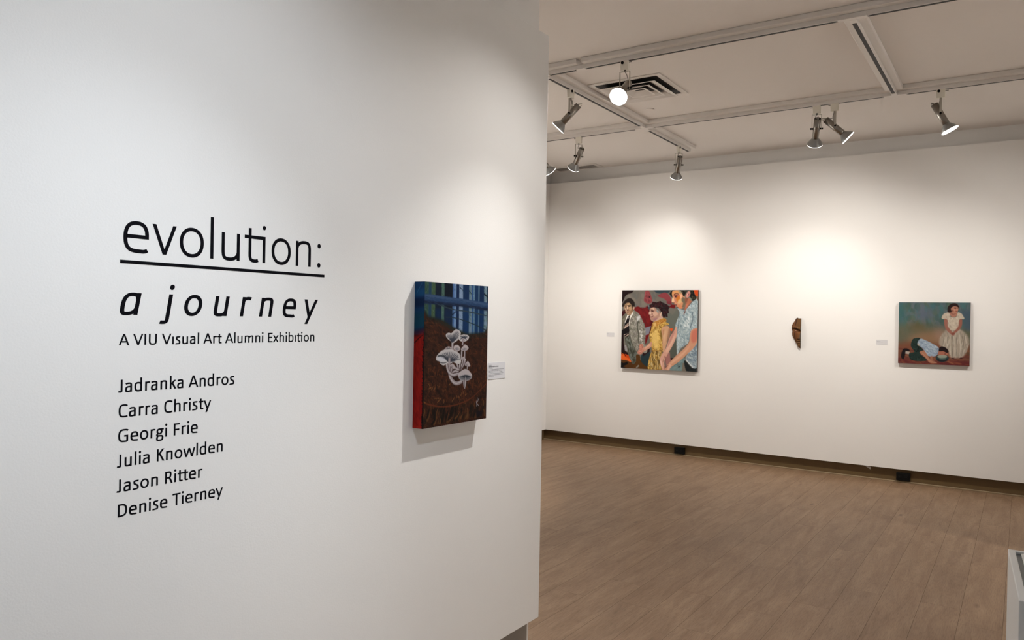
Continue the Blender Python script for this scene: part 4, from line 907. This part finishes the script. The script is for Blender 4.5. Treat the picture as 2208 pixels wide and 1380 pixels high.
def painted(name, ops, wm, hm, nx, ny, unit, origin, ex, ez, m, parent, seed=3, gain=1.0):
    """a grid of nx by ny vertices carrying the painted picture; origin = top left, ex / ez = directions right and down"""
    sw, sh = nx * 2, ny * 2
    im = Painter(sw, sh, sw / 1000.0 if unit is None else unit * sw / 1000.0, seed).run(ops)
    im = im.reshape(ny, 2, nx, 2, 3).mean((1, 3)); im = np.clip(lin(im) * gain, 0, .95)
    U, V = np.meshgrid(np.linspace(0, wm, nx), np.linspace(0, hm, ny))
    co = np.array(origin)[None, None] + U[..., None] * np.array(ex) + V[..., None] * np.array(ez)
    idx = np.arange(nx * ny).reshape(ny, nx); q = np.stack([idx[:-1, :-1], idx[1:, :-1], idx[1:, 1:], idx[:-1, 1:]], -1).reshape(-1, 4)
    me = bpy.data.meshes.new(name); me.from_pydata(co.reshape(-1, 3).tolist(), [], q.tolist())
    at = me.color_attributes.new('paint', 'FLOAT_COLOR', 'POINT'); at.data.foreach_set('color', np.concatenate([im.reshape(-1, 3), np.ones((nx * ny, 1))], 1).astype(np.float32).ravel())
    me.materials.append(m); me.update(); o = bpy.data.objects.new(name, me); C.objects.link(o); o.parent = parent
    return o
PG = None
# forest painting on the partition (depth 49 mm); its painted front and painted near edge
pw, ph, pt = .403, .545, .049
o = thing('canvas_painting', 'tall canvas of white mushrooms on brown forest floor below blue trees, on partition', 'painting', (XP, 2.174, 1.404))
painted('painted_front', ART['mushrooms'], pw, ph, 220, 298, None, (pt, 0, ph / 2), (0, 1, 0), (0, 0, -1), OIL, o, 3, .70)
painted('painted_edge', ART['red_edge'], pt - .0005, ph, 32, 298, None, (.0005, 0, ph / 2), (1, 0, 0), (0, 0, -1), OIL, o, 3, 1.3)['label'] = 'red and blue painted edge'
bm = boxes((.0006, pt - .0006, .0006, pw, -ph / 2 + .0003, ph / 2 - .0003)); obj('canvas_body', bm, CEDGE2, o)
# two paintings on the far wall, facing the room
tw, th_, td = .943, .929, .032
def far_painting(cx, cz, wd, hd, dep, art, nx, ny, label, seed, edge):
    o = thing('canvas_painting', label, 'painting', (cx, YF, cz))
    painted('painted_front', ART[art], wd, hd, nx, ny, None, (-wd / 2, -dep, hd / 2), (1, 0, 0), (0, 0, -1), OIL, o, seed, .9)
    obj('canvas_body', boxes((-wd / 2, wd / 2, -dep + .0006, -.0005, -hd / 2, hd / 2)), edge, o)
far_painting(-3.516, 1.4355, .935, .921, .038, 'walkers', 240, 238, 'large square canvas of two men and a woman walking hand in hand', 5, CEDGE)
far_painting(-.7165, 1.4695, .599, .592, .038, 'kneeling', 220, 217, 'smaller canvas of a kneeling man beside a standing woman in white', 9, CEDGE2)
# ------------------------------------------------------------------ wall labels
def card(loc, wd, hd, axis, m, lines, label, lift=0.0):
    o = thing('wall_label', label, 'label card', loc, 'printed labels beside the artworks')
    def R(bm, a0, a1, z0, z1, d0, d1):
        if axis == 'x': box(bm, d0, d1, a0, a1, z0, z1)
        else: box(bm, a0, a1, -d1, -d0, z0, z1)
    bm = bmesh.new(); c = .004
    n = 5; P = []
    for cx, cz, a in ((wd / 2 - c, hd / 2 - c, 0), (-wd / 2 + c, hd / 2 - c, 90), (-wd / 2 + c, -hd / 2 + c, 180), (wd / 2 - c, -hd / 2 + c, 270)):
        for k in range(n): t = math.radians(a + 90 * k / (n - 1)); P.append((cx + c * math.cos(t), cz + c * math.sin(t)))
    F = [bm.verts.new((.0018, a, z) if axis == 'x' else (a, -.0018, z)) for a, z in P]; B = [bm.verts.new((.0002, a, z) if axis == 'x' else (a, -.0002, z)) for a, z in P]
    bm.faces.new(F); bm.faces.new(B[::-1])
    for k in range(len(P)): bm.faces.new((F[k], B[k], B[(k + 1) % len(P)], F[(k + 1) % len(P)]))
    obj('card', bm, m, o)
    bm = bmesh.new(); rnd = random.Random(4)
    for z, a1, hgt, gap in lines:
        a = -wd / 2 + .007
        while a < a1:
            wl = rnd.uniform(.004, .011); e = min(a + wl, a1)
            # a word: small separate strokes too fine to read
            q = a
            while q < e - .0004:
                R(bm, q, min(q + rnd.choice((.0009, .0013)), e), z, z + hgt * rnd.choice((.8, .8, 1.2)), .0019, .0021); q += .0019
            a = e + gap
    obj('printed_text', bm, INK, o)
    return o
z0 = .0345
card((XP, 2.716, 1.3198), .130, .071, 'x', CARD, [(.024, -.036, .0022, .001), (.0165, .012, .0036, .001), (.0165 - .0016, .012, .0007, .0), (.0105, -.030, .0018, .001)] + [(.0048 - .0058 * k, (.058, .042, .044, .050, .046, -.022)[k], .0019, .0012) for k in range(6)], 'white text label with rounded corners just right of the mushroom painting')
card((-4.147, YF, 1.364), .102, .048, 'y', CARDB, [(.010, -.020, .003, .002), (.003, -.024, .0024, .002)], 'small grey label left of the painting of three walking figures')
card((-1.168, YF, 1.370), .102, .049, 'y', CARDB, [(.008, -.012, .003, .002), (.001, -.020, .0024, .002), (0.0005, .012, .0012, .001)], 'small grey label left of the painting of the kneeling man')
# ------------------------------------------------------------------ vinyl lettering
K_ = .5523
def bz(p0, p1, p2, p3, n=12):
    return [tuple((1 - t) ** 3 * a + 3 * (1 - t) ** 2 * t * b + 3 * (1 - t) * t * t * c + t ** 3 * d for a, b, c, d in zip(p0, p1, p2, p3)) for t in [k / n for k in range(1, n + 1)]]
def path(*seg):
    """points; a 3-tuple of points adds a cubic"""
    out = [seg[0]]
    for s in seg[1:]:
        if isinstance(s[0], tuple): out += bz(out[-1], *s)
        else: out.append(s)
    return out
def oval(cx, cy, rx, ry, n=44, e=2.15):
    o = []
    for k in range(n + 1):
        t = PI / 2 + 2 * PI * k / n; c, s = math.cos(t), math.sin(t)
        o.append((cx + rx * math.copysign(abs(c) ** (2 / e), c), cy + ry * math.copysign(abs(s) ** (2 / e), s)))
    return o
ADV = dict(a=479, b=525, c=423, d=525, e=498, g=471, h=525, i=229, j=239, k=455, l=229, m=799, n=525, o=527, r=349, s=391, t=335, u=525, v=452, w=715, x=433, y=453, A=579, C=533, D=615, E=488, F=459, G=631, I=252, J=319, K=520, R=543, T=487, U=642, V=567)
ADV.update({' ': 226, ':': 267, 'I1': 229, 'ti': 569, 'tt': 640})
def glyph(ch, v, h, it=False):
    """strokes of one letter (units of 1/1000 em); v, h = half widths of upright and level strokes.
    ('s', points) pen stroke, ('d', p, q) diagonal cut level, ('o', x, y, r) dot"""
    S = []; X = 466; s = lambda *p: S.append(('s', path(*p))); d = lambda p, q: S.append(('d', p, q)); dot = lambda x, y, r: S.append(('o', x, y, r))
    if ch == 'o': S.append(('s', oval(263, 233, 223 - v, 243 - h)))
    elif ch in 'nhmr':
        s((80 + v, 690 if ch == 'h' else X), (80 + v, 0))
        if ch == 'r': s((80 + v, 330), ((120, 410), (180, X + 8 - h), (258, X + 8 - h)), ((290, X + 8 - h), (310, X + 4 - h), (332, X - h - 4)))
        elif ch == 'm':
            s((80 + v, 330), ((120, 420), (190, X + 10 - h), (268, X + 10 - h)), ((350, X + 10 - h), (444 - v, 420), (444 - v, 300)), (444 - v, 0))
            s((444 - v, 330), ((485, 420), (555, X + 10 - h), (632, X + 10 - h)), ((690, X + 10 - h), (722 - v, 410), (722 - v, 300)), (722 - v, 0))
        else: s((80 + v, 330), ((130, 420), (205, X + 10 - h), (292, X + 10 - h)), ((400, X + 10 - h), (450 - v, 410), (450 - v, 290)), (450 - v, 0))
    elif ch == 'u':
        s((445 - v, X), (445 - v, 0)); s((445 - v, 136), ((395, 46), (320, -10 + h), (233, -10 + h)), ((125, -10 + h), (75 + v, 56), (75 + v, 176)), (75 + v, X))
    elif ch in 'bd':
        g = [[(80 + v, 690), (80 + v, 0)], path((80 + v, 335), ((140, 430), (210, X + 10 - h), (285, X + 10 - h)), ((400, X + 10 - h), (487 - v, 390), (487 - v, 240)), ((487 - v, 80), (400, -10 + h), (275, -10 + h)), ((190, -10 + h), (130, 40), (80 + v, 105)))]
        for p in g: S.append(('s', [(525 - x, y) if ch == 'd' else (x, y) for x, y in p]))
    elif ch == 'e': s((60 + v, 240), (456 - v, 240), ((460 - v, 390), (370, X + 10 - h), (258, X + 10 - h)), ((130, X + 10 - h), (42 + v, 370), (42 + v, 228)), ((42 + v, 70), (130, -10 + h), (275, -10 + h)), ((340, -10 + h), (390, 8), (432, 32 + h * .3)))
    elif ch == 'a' and not it:
        s((78, 396), ((120, 430), (180, X + 10 - h), (240, X + 10 - h)), ((350, X + 10 - h), (399 - v, 410), (399 - v, 310)), (399 - v, 0))
        s((399 - v, 266), (270, 266), ((120, 266), (43 + v, 220), (43 + v, 128)), ((43 + v, 40), (100, -10 + h), (190, -10 + h)), ((280, -10 + h), (350, 50), (399 - v, 118)))
    elif ch == 'a':
        s((455 - v, X), (445 - v, 0)); s((445 - v, 330), ((400, 420), (340, X + 10 - h), (275, X + 10 - h)), ((130, X + 10 - h), (45 + v, 340), (45 + v, 190)), ((45 + v, 60), (100, -10 + h), (185, -10 + h)), ((290, -10 + h), (390, 60), (445 - v, 170)))
    elif ch == 'c': s((388, 404), ((350, 445), (310, X + 10 - h), (258, X + 10 - h)), ((120, X + 10 - h), (42 + v, 370), (42 + v, 230)), ((42 + v, 80), (120, -10 + h), (250, -10 + h)), ((310, -10 + h), (350, 15), (390, 54)))
    elif ch == 's': s((322, 420), ((290, 448), (250, X + 10 - h), (208, X + 10 - h)), ((120, X + 10 - h), (62 + v, 430), (62 + v, 352)), ((62 + v, 215), (347 - v, 270), (347 - v, 122)), ((347 - v, 40), (270, -10 + h), (182, -10 + h)), ((130, -10 + h), (80, 10), (44, 42)))
    elif ch in ('t', 'ti', 'tt'):
        for dx in ((0, 312) if ch == 'tt' else (0,)): s((104 + v + dx, 592), (104 + v + dx, 120), ((104 + v + dx, 30), (185 + dx, -8 + h), (242 + dx, -8 + h)), ((270 + dx, -8 + h), (290 + dx, -2 + h), (312 + dx, 8 + h)))
        s((20, X - h), ({'t': 315, 'ti': 440 + v, 'tt': 628}[ch], X - h))
        if ch == 'ti': s((440, X), (440, 0)); dot(440, 622, v * 1.2)
    elif ch in ('i', 'I1'):
        s((115, X), (115, 0))
        if ch == 'i': dot(115, 622, v * 1.25)
    elif ch == 'j': s((124, X), (124, -70), ((124, -160), (80, -190 + h), (20, -190 + h)), ((0, -190 + h), (-15, -188 + h), (-32, -182 + h))); dot(124, 622, v * 1.25)
    elif ch == 'l': s((115, 690), (115, 0))
    elif ch == 'g':
        S.append(('s', oval(218, 312, 168 - v, 158 - h))); s((255, X - h), (452, X - h))
        s((118, 190), ((70, 150), (70, 100), (150, 92)), (300, 84), ((400, 76), (438 - v, 30), (438 - v, -35)), ((438 - v, -130), (340, -186 + h), (222, -186 + h)), ((110, -186 + h), (36 + v, -140), (36 + v, -72)), ((36 + v, -10), (90, 40), (140, 80)))
    elif ch == 'k': s((80 + v, 690), (80 + v, 0)); d((152, 225), (375, X)); d((232, 285), (402, 0))
    elif ch == 'v': d((48, X), (226, 0)); d((404, X), (226, 0))
    elif ch == 'w': d((52, X), (186, 0)); d((357, X), (186, 0)); d((357, X), (528, 0)); d((664, X), (528, 0))
    elif ch == 'x': d((50, X), (388, 0)); d((384, X), (44, 0))
    elif ch == 'y': d((46, X), (232, 0)); d((408, X), (160, -180))
    elif ch == 'A': d((290, 640), (46, 0)); d((290, 640), (534, 0)); s((125, 200), (455, 200))
    elif ch == 'C': s((492, 558), ((440, 608), (380, 648 - h), (315, 648 - h)), ((140, 648 - h), (52 + v, 510), (52 + v, 315)), ((52 + v, 110), (150, -10 + h), (310, -10 + h)), ((380, -10 + h), (440, 15), (494, 64)))
    elif ch == 'D': s((90 + v, 636), (90 + v, 0)); s((90 + v, 636 - h), (245, 636 - h), ((460, 636 - h), (562 - v, 510), (562 - v, 325)), ((562 - v, 120), (450, h), (235, h)), (90 + v, h))
    elif ch == 'E': s((90 + v, 636), (90 + v, 0)); s((90 + v, 636 - h), (440, 636 - h)); s((90 + v, 330), (410, 330)); s((90 + v, h), (440, h))
    elif ch == 'F': s((90 + v, 636), (90 + v, 0)); s((90 + v, 636 - h), (430, 636 - h)); s((90 + v, 305), (405, 305))
    elif ch == 'G': s((552, 562), ((490, 612), (420, 648 - h), (350, 648 - h)), ((150, 648 - h), (52 + v, 510), (52 + v, 310)), ((52 + v, 110), (150, -10 + h), (345, -10 + h)), ((420, -10 + h), (490, 14), (560 - v, 56)), (560 - v, 305)); s((355, 305), (560, 305))
    elif ch == 'I': s((126, 636), (126, 0))
    elif ch == 'J': s((232 - v, 636), (232 - v, 165), ((232 - v, 40), (190, -10 + h), (108, -10 + h)), ((75, -10 + h), (45, -4 + h), (18, 8 + h)))
    elif ch == 'K': s((90 + v, 636), (90 + v, 0)); d((165, 310), (440, 636)); d((250, 385), (462, 0))
    elif ch == 'R': s((90 + v, 636), (90 + v, 0)); s((90 + v, 636 - h), (250, 636 - h), ((390, 636 - h), (447 - v, 570), (447 - v, 462)), ((447 - v, 350), (370, 296), (240, 296)), (90 + v, 296)); s((285, 296), ((345, 285), (378, 210), (400, 165)), (470, 0))
    elif ch == 'T': s((15, 636 - h), (472, 636 - h)); s((244, 636), (244, 0))
    elif ch == 'U': s((85 + v, 636), (85 + v, 230), ((85 + v, 70), (180, -10 + h), (321, -10 + h)), ((462, -10 + h), (557 - v, 70), (557 - v, 230)), (557 - v, 636))
    elif ch == 'V': d((42, 636), (284, 0)); d((526, 636), (284, 0))
    elif ch == ':': dot(133, 44, v * 1.35); dot(133, 412, v * 1.35)
    return S
def strip(bm, Lp, Rp, x0, x1):
    f = [[bm.verts.new((x, *p)) for p in side] for side in (Lp, Rp) for x in (x0, x1)]
    a0, a1, b0, b1 = f; n = len(a0)
    for k in range(n - 1):
        bm.faces.new((a1[k], a1[k + 1], b1[k + 1], b1[k])); bm.faces.new((a0[k], a1[k], a1[k + 1], a0[k + 1])) ; bm.faces.new((b0[k], b0[k + 1], b1[k + 1], b1[k]))
    bm.faces.new((a0[0], b0[0], b1[0], a1[0])); bm.faces.new((a0[-1], a1[-1], b1[-1], b0[-1]))
def letter_mesh(ch, v, h, em, sx, slant, it):
    bm = bmesh.new(); T = lambda p: ((p[0] + slant * p[1]) * em * sx / 1000, p[1] * em / 1000); lay = 0
    for st in glyph(ch, v, h, it):
        x0, x1 = .0001, .0004 + .00004 * lay; lay += 1
        if st[0] == 'd':
            (ax, ay), (bx, by) = st[1:]; hw = v * math.hypot(bx - ax, by - ay) / abs(by - ay) * .96
            strip(bm, [T((ax - hw, ay)), T((bx - hw, by))], [T((ax + hw, ay)), T((bx + hw, by))], x0, x1)
        elif st[0] == 'o':
            n = 18; P = [T((st[1] + st[3] * math.cos(2 * PI * k / n), st[2] + st[3] * 1.06 * math.sin(2 * PI * k / n))) for k in range(n)]
            A = [bm.verts.new((x1, *p)) for p in P]; B = [bm.verts.new((x0, *p)) for p in P]; bm.faces.new(A)
            for k in range(n): bm.faces.new((A[k], B[k], B[(k + 1) % n], A[(k + 1) % n]))
        else:
            p = [st[1][0]] + [b for a, b in zip(st[1], st[1][1:]) if math.hypot(a[0] - b[0], a[1] - b[1]) > .5]; n = len(p); closed = math.hypot(p[0][0] - p[-1][0], p[0][1] - p[-1][1]) < 1
            Lp, Rp = [], []
            for i in range(n):
                a = p[i - 1] if i else (p[-2] if closed else p[0]); c = p[i + 1] if i < n - 1 else (p[1] if closed else p[-1]); b = p[i]
                d1 = Vector((b[0] - a[0], b[1] - a[1])); d2 = Vector((c[0] - b[0], c[1] - b[1]))
                d1 = d1.normalized() if d1.length > 0 else d2.normalized(); d2 = d2.normalized() if d2.length > 0 else d1
                t = (d1 + d2).normalized(); k = 1 / max(t.dot(d1), .6)
                ox, oy = -t.y * v * k, t.x * h * k
                Lp.append(T((b[0] + ox, b[1] + oy))); Rp.append(T((b[0] - ox, b[1] - oy)))
            strip(bm, Lp, Rp, x0, x1)
    return bm
def lettering(chars, y0, y1, z, em, v, h, label, slant=0.0, it=False, tracking=None):
    """one line of wall lettering from y0 to y1 on baseline z; tracking None = scale widths to fit, else add space to fit"""
    o = thing('wall_lettering', label, 'lettering', (XP, y0, z), 'vinyl lettering lines on the partition')
    adv = [ADV[c] if not it else {'a': 514, ' ': 86}.get(c, ADV[c]) for c in chars]; tot = sum(adv) * em / 1000
    lsb = 45 * em / 1000; tr = 0; sx = 1
    if tracking is None: sx = (y1 - y0 + 2 * lsb) / tot
    else: tr = (y1 - y0 + lsb * 2 - tot) / (len(chars) - 1)
    x = -lsb
    for c, a in zip(chars, adv):
        if c != ' ':
            l = obj('letter', letter_mesh(c, v, h, em, sx, slant, it), BLACK, o); l.location = (0, x, 0)
        x += a * em / 1000 * sx + tr
    return o
o = lettering(list('evolu') + ['ti'] + list('on:'), 1.0615, 1.7195, 1.699, .1675, 31, 29, 'large thin lowercase title line with a colon above a thick underline')
bm = bmesh.new(); box(bm, .0001, .0006, 1.0535 - 1.0615, 1.7292 - 1.0615, 1.669 - 1.699, 1.6775 - 1.699); obj('underline', bm, BLACK, o)
lettering(list('a journey'), 1.0525, 1.689, 1.539, .1205, 46, 38, 'slanted, widely spaced second title line just below the underline', .17, True, 1)
lettering(list('A VIU V') + ['I1'] + list('sual Art Alumni Exhib') + ['I1', 'ti'] + list('on'), 1.0555, 1.693, 1.462, .0445, 48, 41, 'small one-line subtitle between the slanted title line and the list of names')
NM = 'artist name line of the list on the partition'
for k, (chars, e, lab) in enumerate(((list('Jadranka Andros'), 1.3945, 'first and longest name line of the list, right below the subtitle'), (list('Carra Christy'), 1.3175, 'second name line of the list, starting with a capital C'), (list('Georgi Frie'), 1.279, 'third name line of the list, starting with a capital G'), (list('Julia Knowlden'), 1.361, 'fourth name line of the list, starting with J below the G line'), (list('Jason Ri') + ['tt'] + list('er'), 1.294, 'fifth name line of the list, starting with J and second from bottom'), (list('Denise Tierney'), 1.360, 'sixth name line of the list, lowest lettering on the partition'))):
    lettering(chars, 1.0555, e, 1.343 - .0630 * k, .0507, 48, 41, lab)

# ------------------------------------------------------------------ carved half mask
def carved_mask():
    o = thing('carved_mask', 'dark brown carved wooden half mask hanging alone between the two far paintings', 'mask', (-1.986, YF, 1.4425))
    W_, H_, nx, nz = .0955, .315, 48, 150
    # left outline, as (height from top 0..1, distance of the left edge from the left limit 0..1)
    ol = [(0, .60), (.02, .46), (.05, .40), (.12, .28), (.20, .10), (.27, .02), (.33, .0), (.40, .02), (.44, .08), (.50, .06), (.56, .06), (.62, .12), (.70, .26), (.78, .40), (.86, .54), (.93, .66), (.98, .76), (1, .86)]
    top = lambda u_: .0 if u_ < .68 else .022
    bm = bmesh.new(); ca = bm.verts.layers.float_color.new('paint'); rows = []; rnd = np.random.default_rng(2)
    def sm(x, a, b): t = min(max((x - a) / (b - a), 0), 1); return t * t * (3 - 2 * t)
    def gauss(x, c, s): return math.exp(-((x - c) / s) ** 2)
    for j in range(nz):
        t = j / (nz - 1); le = np.interp(t, [a for a, _ in ol], [b for _, b in ol]); row = []
        for i in range(nx):
            f = i / (nx - 1); u_ = le + (1 - le) * f
            x = -W_ / 2 + W_ * u_; z = H_ / 2 - H_ * t
            if t < .03: z -= top(u_) * H_ * (1 - t / .03) * .8
            d = .040 * math.sqrt(max(0, 1 - (1 - f) ** 2.2)) * (.55 + .45 * math.sin(PI * min(max(t, .04), .97)))       # round cheek
            brow = .334 + .055 * sm(u_, .45, .95)
            d += .012 * gauss(t, brow - .02, .03) * f ** .4 - .016 * gauss(t, brow + .07, .04) * sm(u_, .15, .5)          # brow ridge and eye socket
            d += .022 * gauss(u_, 1.0, .20) * sm(t, .42, .66) * (1 - sm(t, .69, .72))                                      # nose side
            d += .010 * gauss(t, .765, .018) * sm(u_, .55, .8) + .010 * gauss(t, .83, .018) * sm(u_, .55, .8) - .010 * gauss(t, .797, .008) * sm(u_, .6, .8)
            d += .012 * gauss(t, .92, .05) * sm(u_, .6, .9) + .006 * gauss(t, .42, .02) * gauss(u_, .5, .2)
            d = max(d, .002)
            band = .53 - .10 * sm(t, .08, .34) + .02 * sm(t, .5, .9); wn = .055 - .02 * sm(t, .05, .3) + .03 * sm(t, .4, .6)
            dk = gauss(u_, band, wn) * (1 - .9 * gauss(t, .415, .02))
            dk = max(dk, gauss(t, brow + .028, .014) * .95, gauss(t, .465 - .0 * u_, .012) * sm(u_, .4, .55) * .7, gauss(t, .70, .016) * sm(u_, .62, .75), gauss(t, .80, .008) * sm(u_, .5, .7), gauss(t, .85, .008) * sm(u_, .5, .7), gauss(t, .0, .02) * gauss(u_, .6, .12), gauss(f, 0, .06) * .6)
            gr = .5 + .25 * math.sin(34 * u_ + 3 * math.sin(7 * t)) + .25 * math.sin(71 * u_ + 5 * math.sin(4 * t + 1)); c = np.array((.150, .062, .024)) * (.85 + .3 * gr)
            c = c * (1 - .25 * sm(u_, .5, .6)) + np.array((.02, .022, .004)) * sm(u_, .55, .7) * .5
            if .42 < t < .70 and .5 < u_ < .97: c = c * 1.15 + np.array((.02, .0, .0))
            if .79 < t < .84 and u_ > .62: c = c * 1.3 + .02
            c = c * (1 - dk) + np.array((.020, .006, .003)) * dk
            vv = bm.verts.new((x, -d, z)); vv[ca] = (*c, 1); row.append(vv)
        rows.append(row)
    for a, b in zip(rows, rows[1:]):
        for i in range(nx - 1): bm.faces.new((a[i], b[i], b[i + 1], a[i + 1])).smooth = True
    back = []
    per = [rows[0][i] for i in range(nx)] + [rows[j][-1] for j in range(1, nz)] + [rows[-1][i] for i in range(nx - 2, -1, -1)] + [rows[j][0] for j in range(nz - 2, 0, -1)]
    for p in per: q = bm.verts.new((p.co.x, -.0005, p.co.z)); q[ca] = (.060, .040, .018, 1); back.append(q)
    dup = []
    for p in per: q = bm.verts.new(p.co); q[ca] = (.060, .040, .018, 1); dup.append(q)
    for k in range(len(per)): k2 = (k + 1) % len(per); bm.faces.new((dup[k], dup[k2], back[k2], back[k]))
    obj('face', bm, WOODM, o)
    bm = bmesh.new(); bmesh.ops.create_uvsphere(bm, u_segments=16, v_segments=10, radius=.0036)
    e = obj('eye_stud', bm, mat('mask_eye_stud', (.72, .52, .42), .3), o); e.location = (.0025, -.039, .0255); e['label'] = 'pale round eye stud'
carved_mask()
# ------------------------------------------------------------------ outlets in the far wall's recess
for x, lab in ((-3.257, 'black power outlet plate in the wall base below the large square painting'), (-.958, 'black power outlet plate in the wall base below the kneeling man painting')):
    o = thing('power_outlet', lab, 'power outlet', (x, YB - .006, .059), 'black outlets in the wall base')
    obj('cover_plate', boxes((-.061, .061, -.030, -.0004, -.037, .037)), PLAST, o, .003)
    for s in (-1, 1):
        bm = bmesh.new(); box(bm, s * .026 - .016, s * .026 + .016, -.0325, -.0302, -.014, .014); r_ = obj('receptacle', bm, PLAST, o, .001)
        bm = bmesh.new(); box(bm, s * .026 - .008, s * .026 - .0055, -.0332, -.0326, -.006, .006); box(bm, s * .026 + .0055, s * .026 + .008, -.0332, -.0326, -.005, .005); obj('socket_slot', bm, DARK, r_)
bm = bmesh.new()
F = [(0, 0), (.052, -.004), (.050, -.030)]
A = [bm.verts.new((a, -.0015, b)) for a, b in F]; B = [bm.verts.new((a, -.0001, b)) for a, b in F]
bm.faces.new(A); bm.faces.new(B[::-1])
for k in range(3): bm.faces.new((A[k], B[k], B[(k + 1) % 3], A[(k + 1) % 3]))
o = obj('paper_scrap', bm, mat('scrap_white', (.62, .58, .55), .7)); o.location = (-1.305, YB - .006, .121)
tag(o, 'tiny pale torn scrap stuck on the dark wall base left of the right-hand outlet', 'scrap')
# ------------------------------------------------------------------ display plinth at the right edge
o = thing('display_plinth', 'white display plinth with a dark inset groove on top, cut off by right edge', 'plinth', (-.0235, 2.262, 0))
o.rotation_euler = (0, 0, math.radians(3.4))
S, D, zt, a, b_ = .405, .412, 1.0, .015, .026
bm = bmesh.new()
def loop(i, z): return [bm.verts.new((x, y, z)) for x, y in ((i, -i), (S - i, -i), (S - i, -D + i), (i, -D + i))]
rings = [loop(0, 0), loop(0, zt), loop(a, zt), loop(a, zt - .016)]
for A, B in zip(rings, rings[1:]):
    for k in range(4): bm.faces.new((A[k], A[(k + 1) % 4], B[(k + 1) % 4], B[k]))
bm.faces.new(rings[0]); bm.faces.new(rings[-1])
obj('body', bm, PLINTH, o, .002)
obj('groove', boxes((a + .0003, S - a - .0003, -D + a + .0003, -a - .0003, zt - .0158, zt - .006)), GROOVE, o)
obj('inset_panel', boxes((b_, S - b_, -D + b_, -b_, zt - .0058, zt - .0005)), PLINTH, o, .0008)
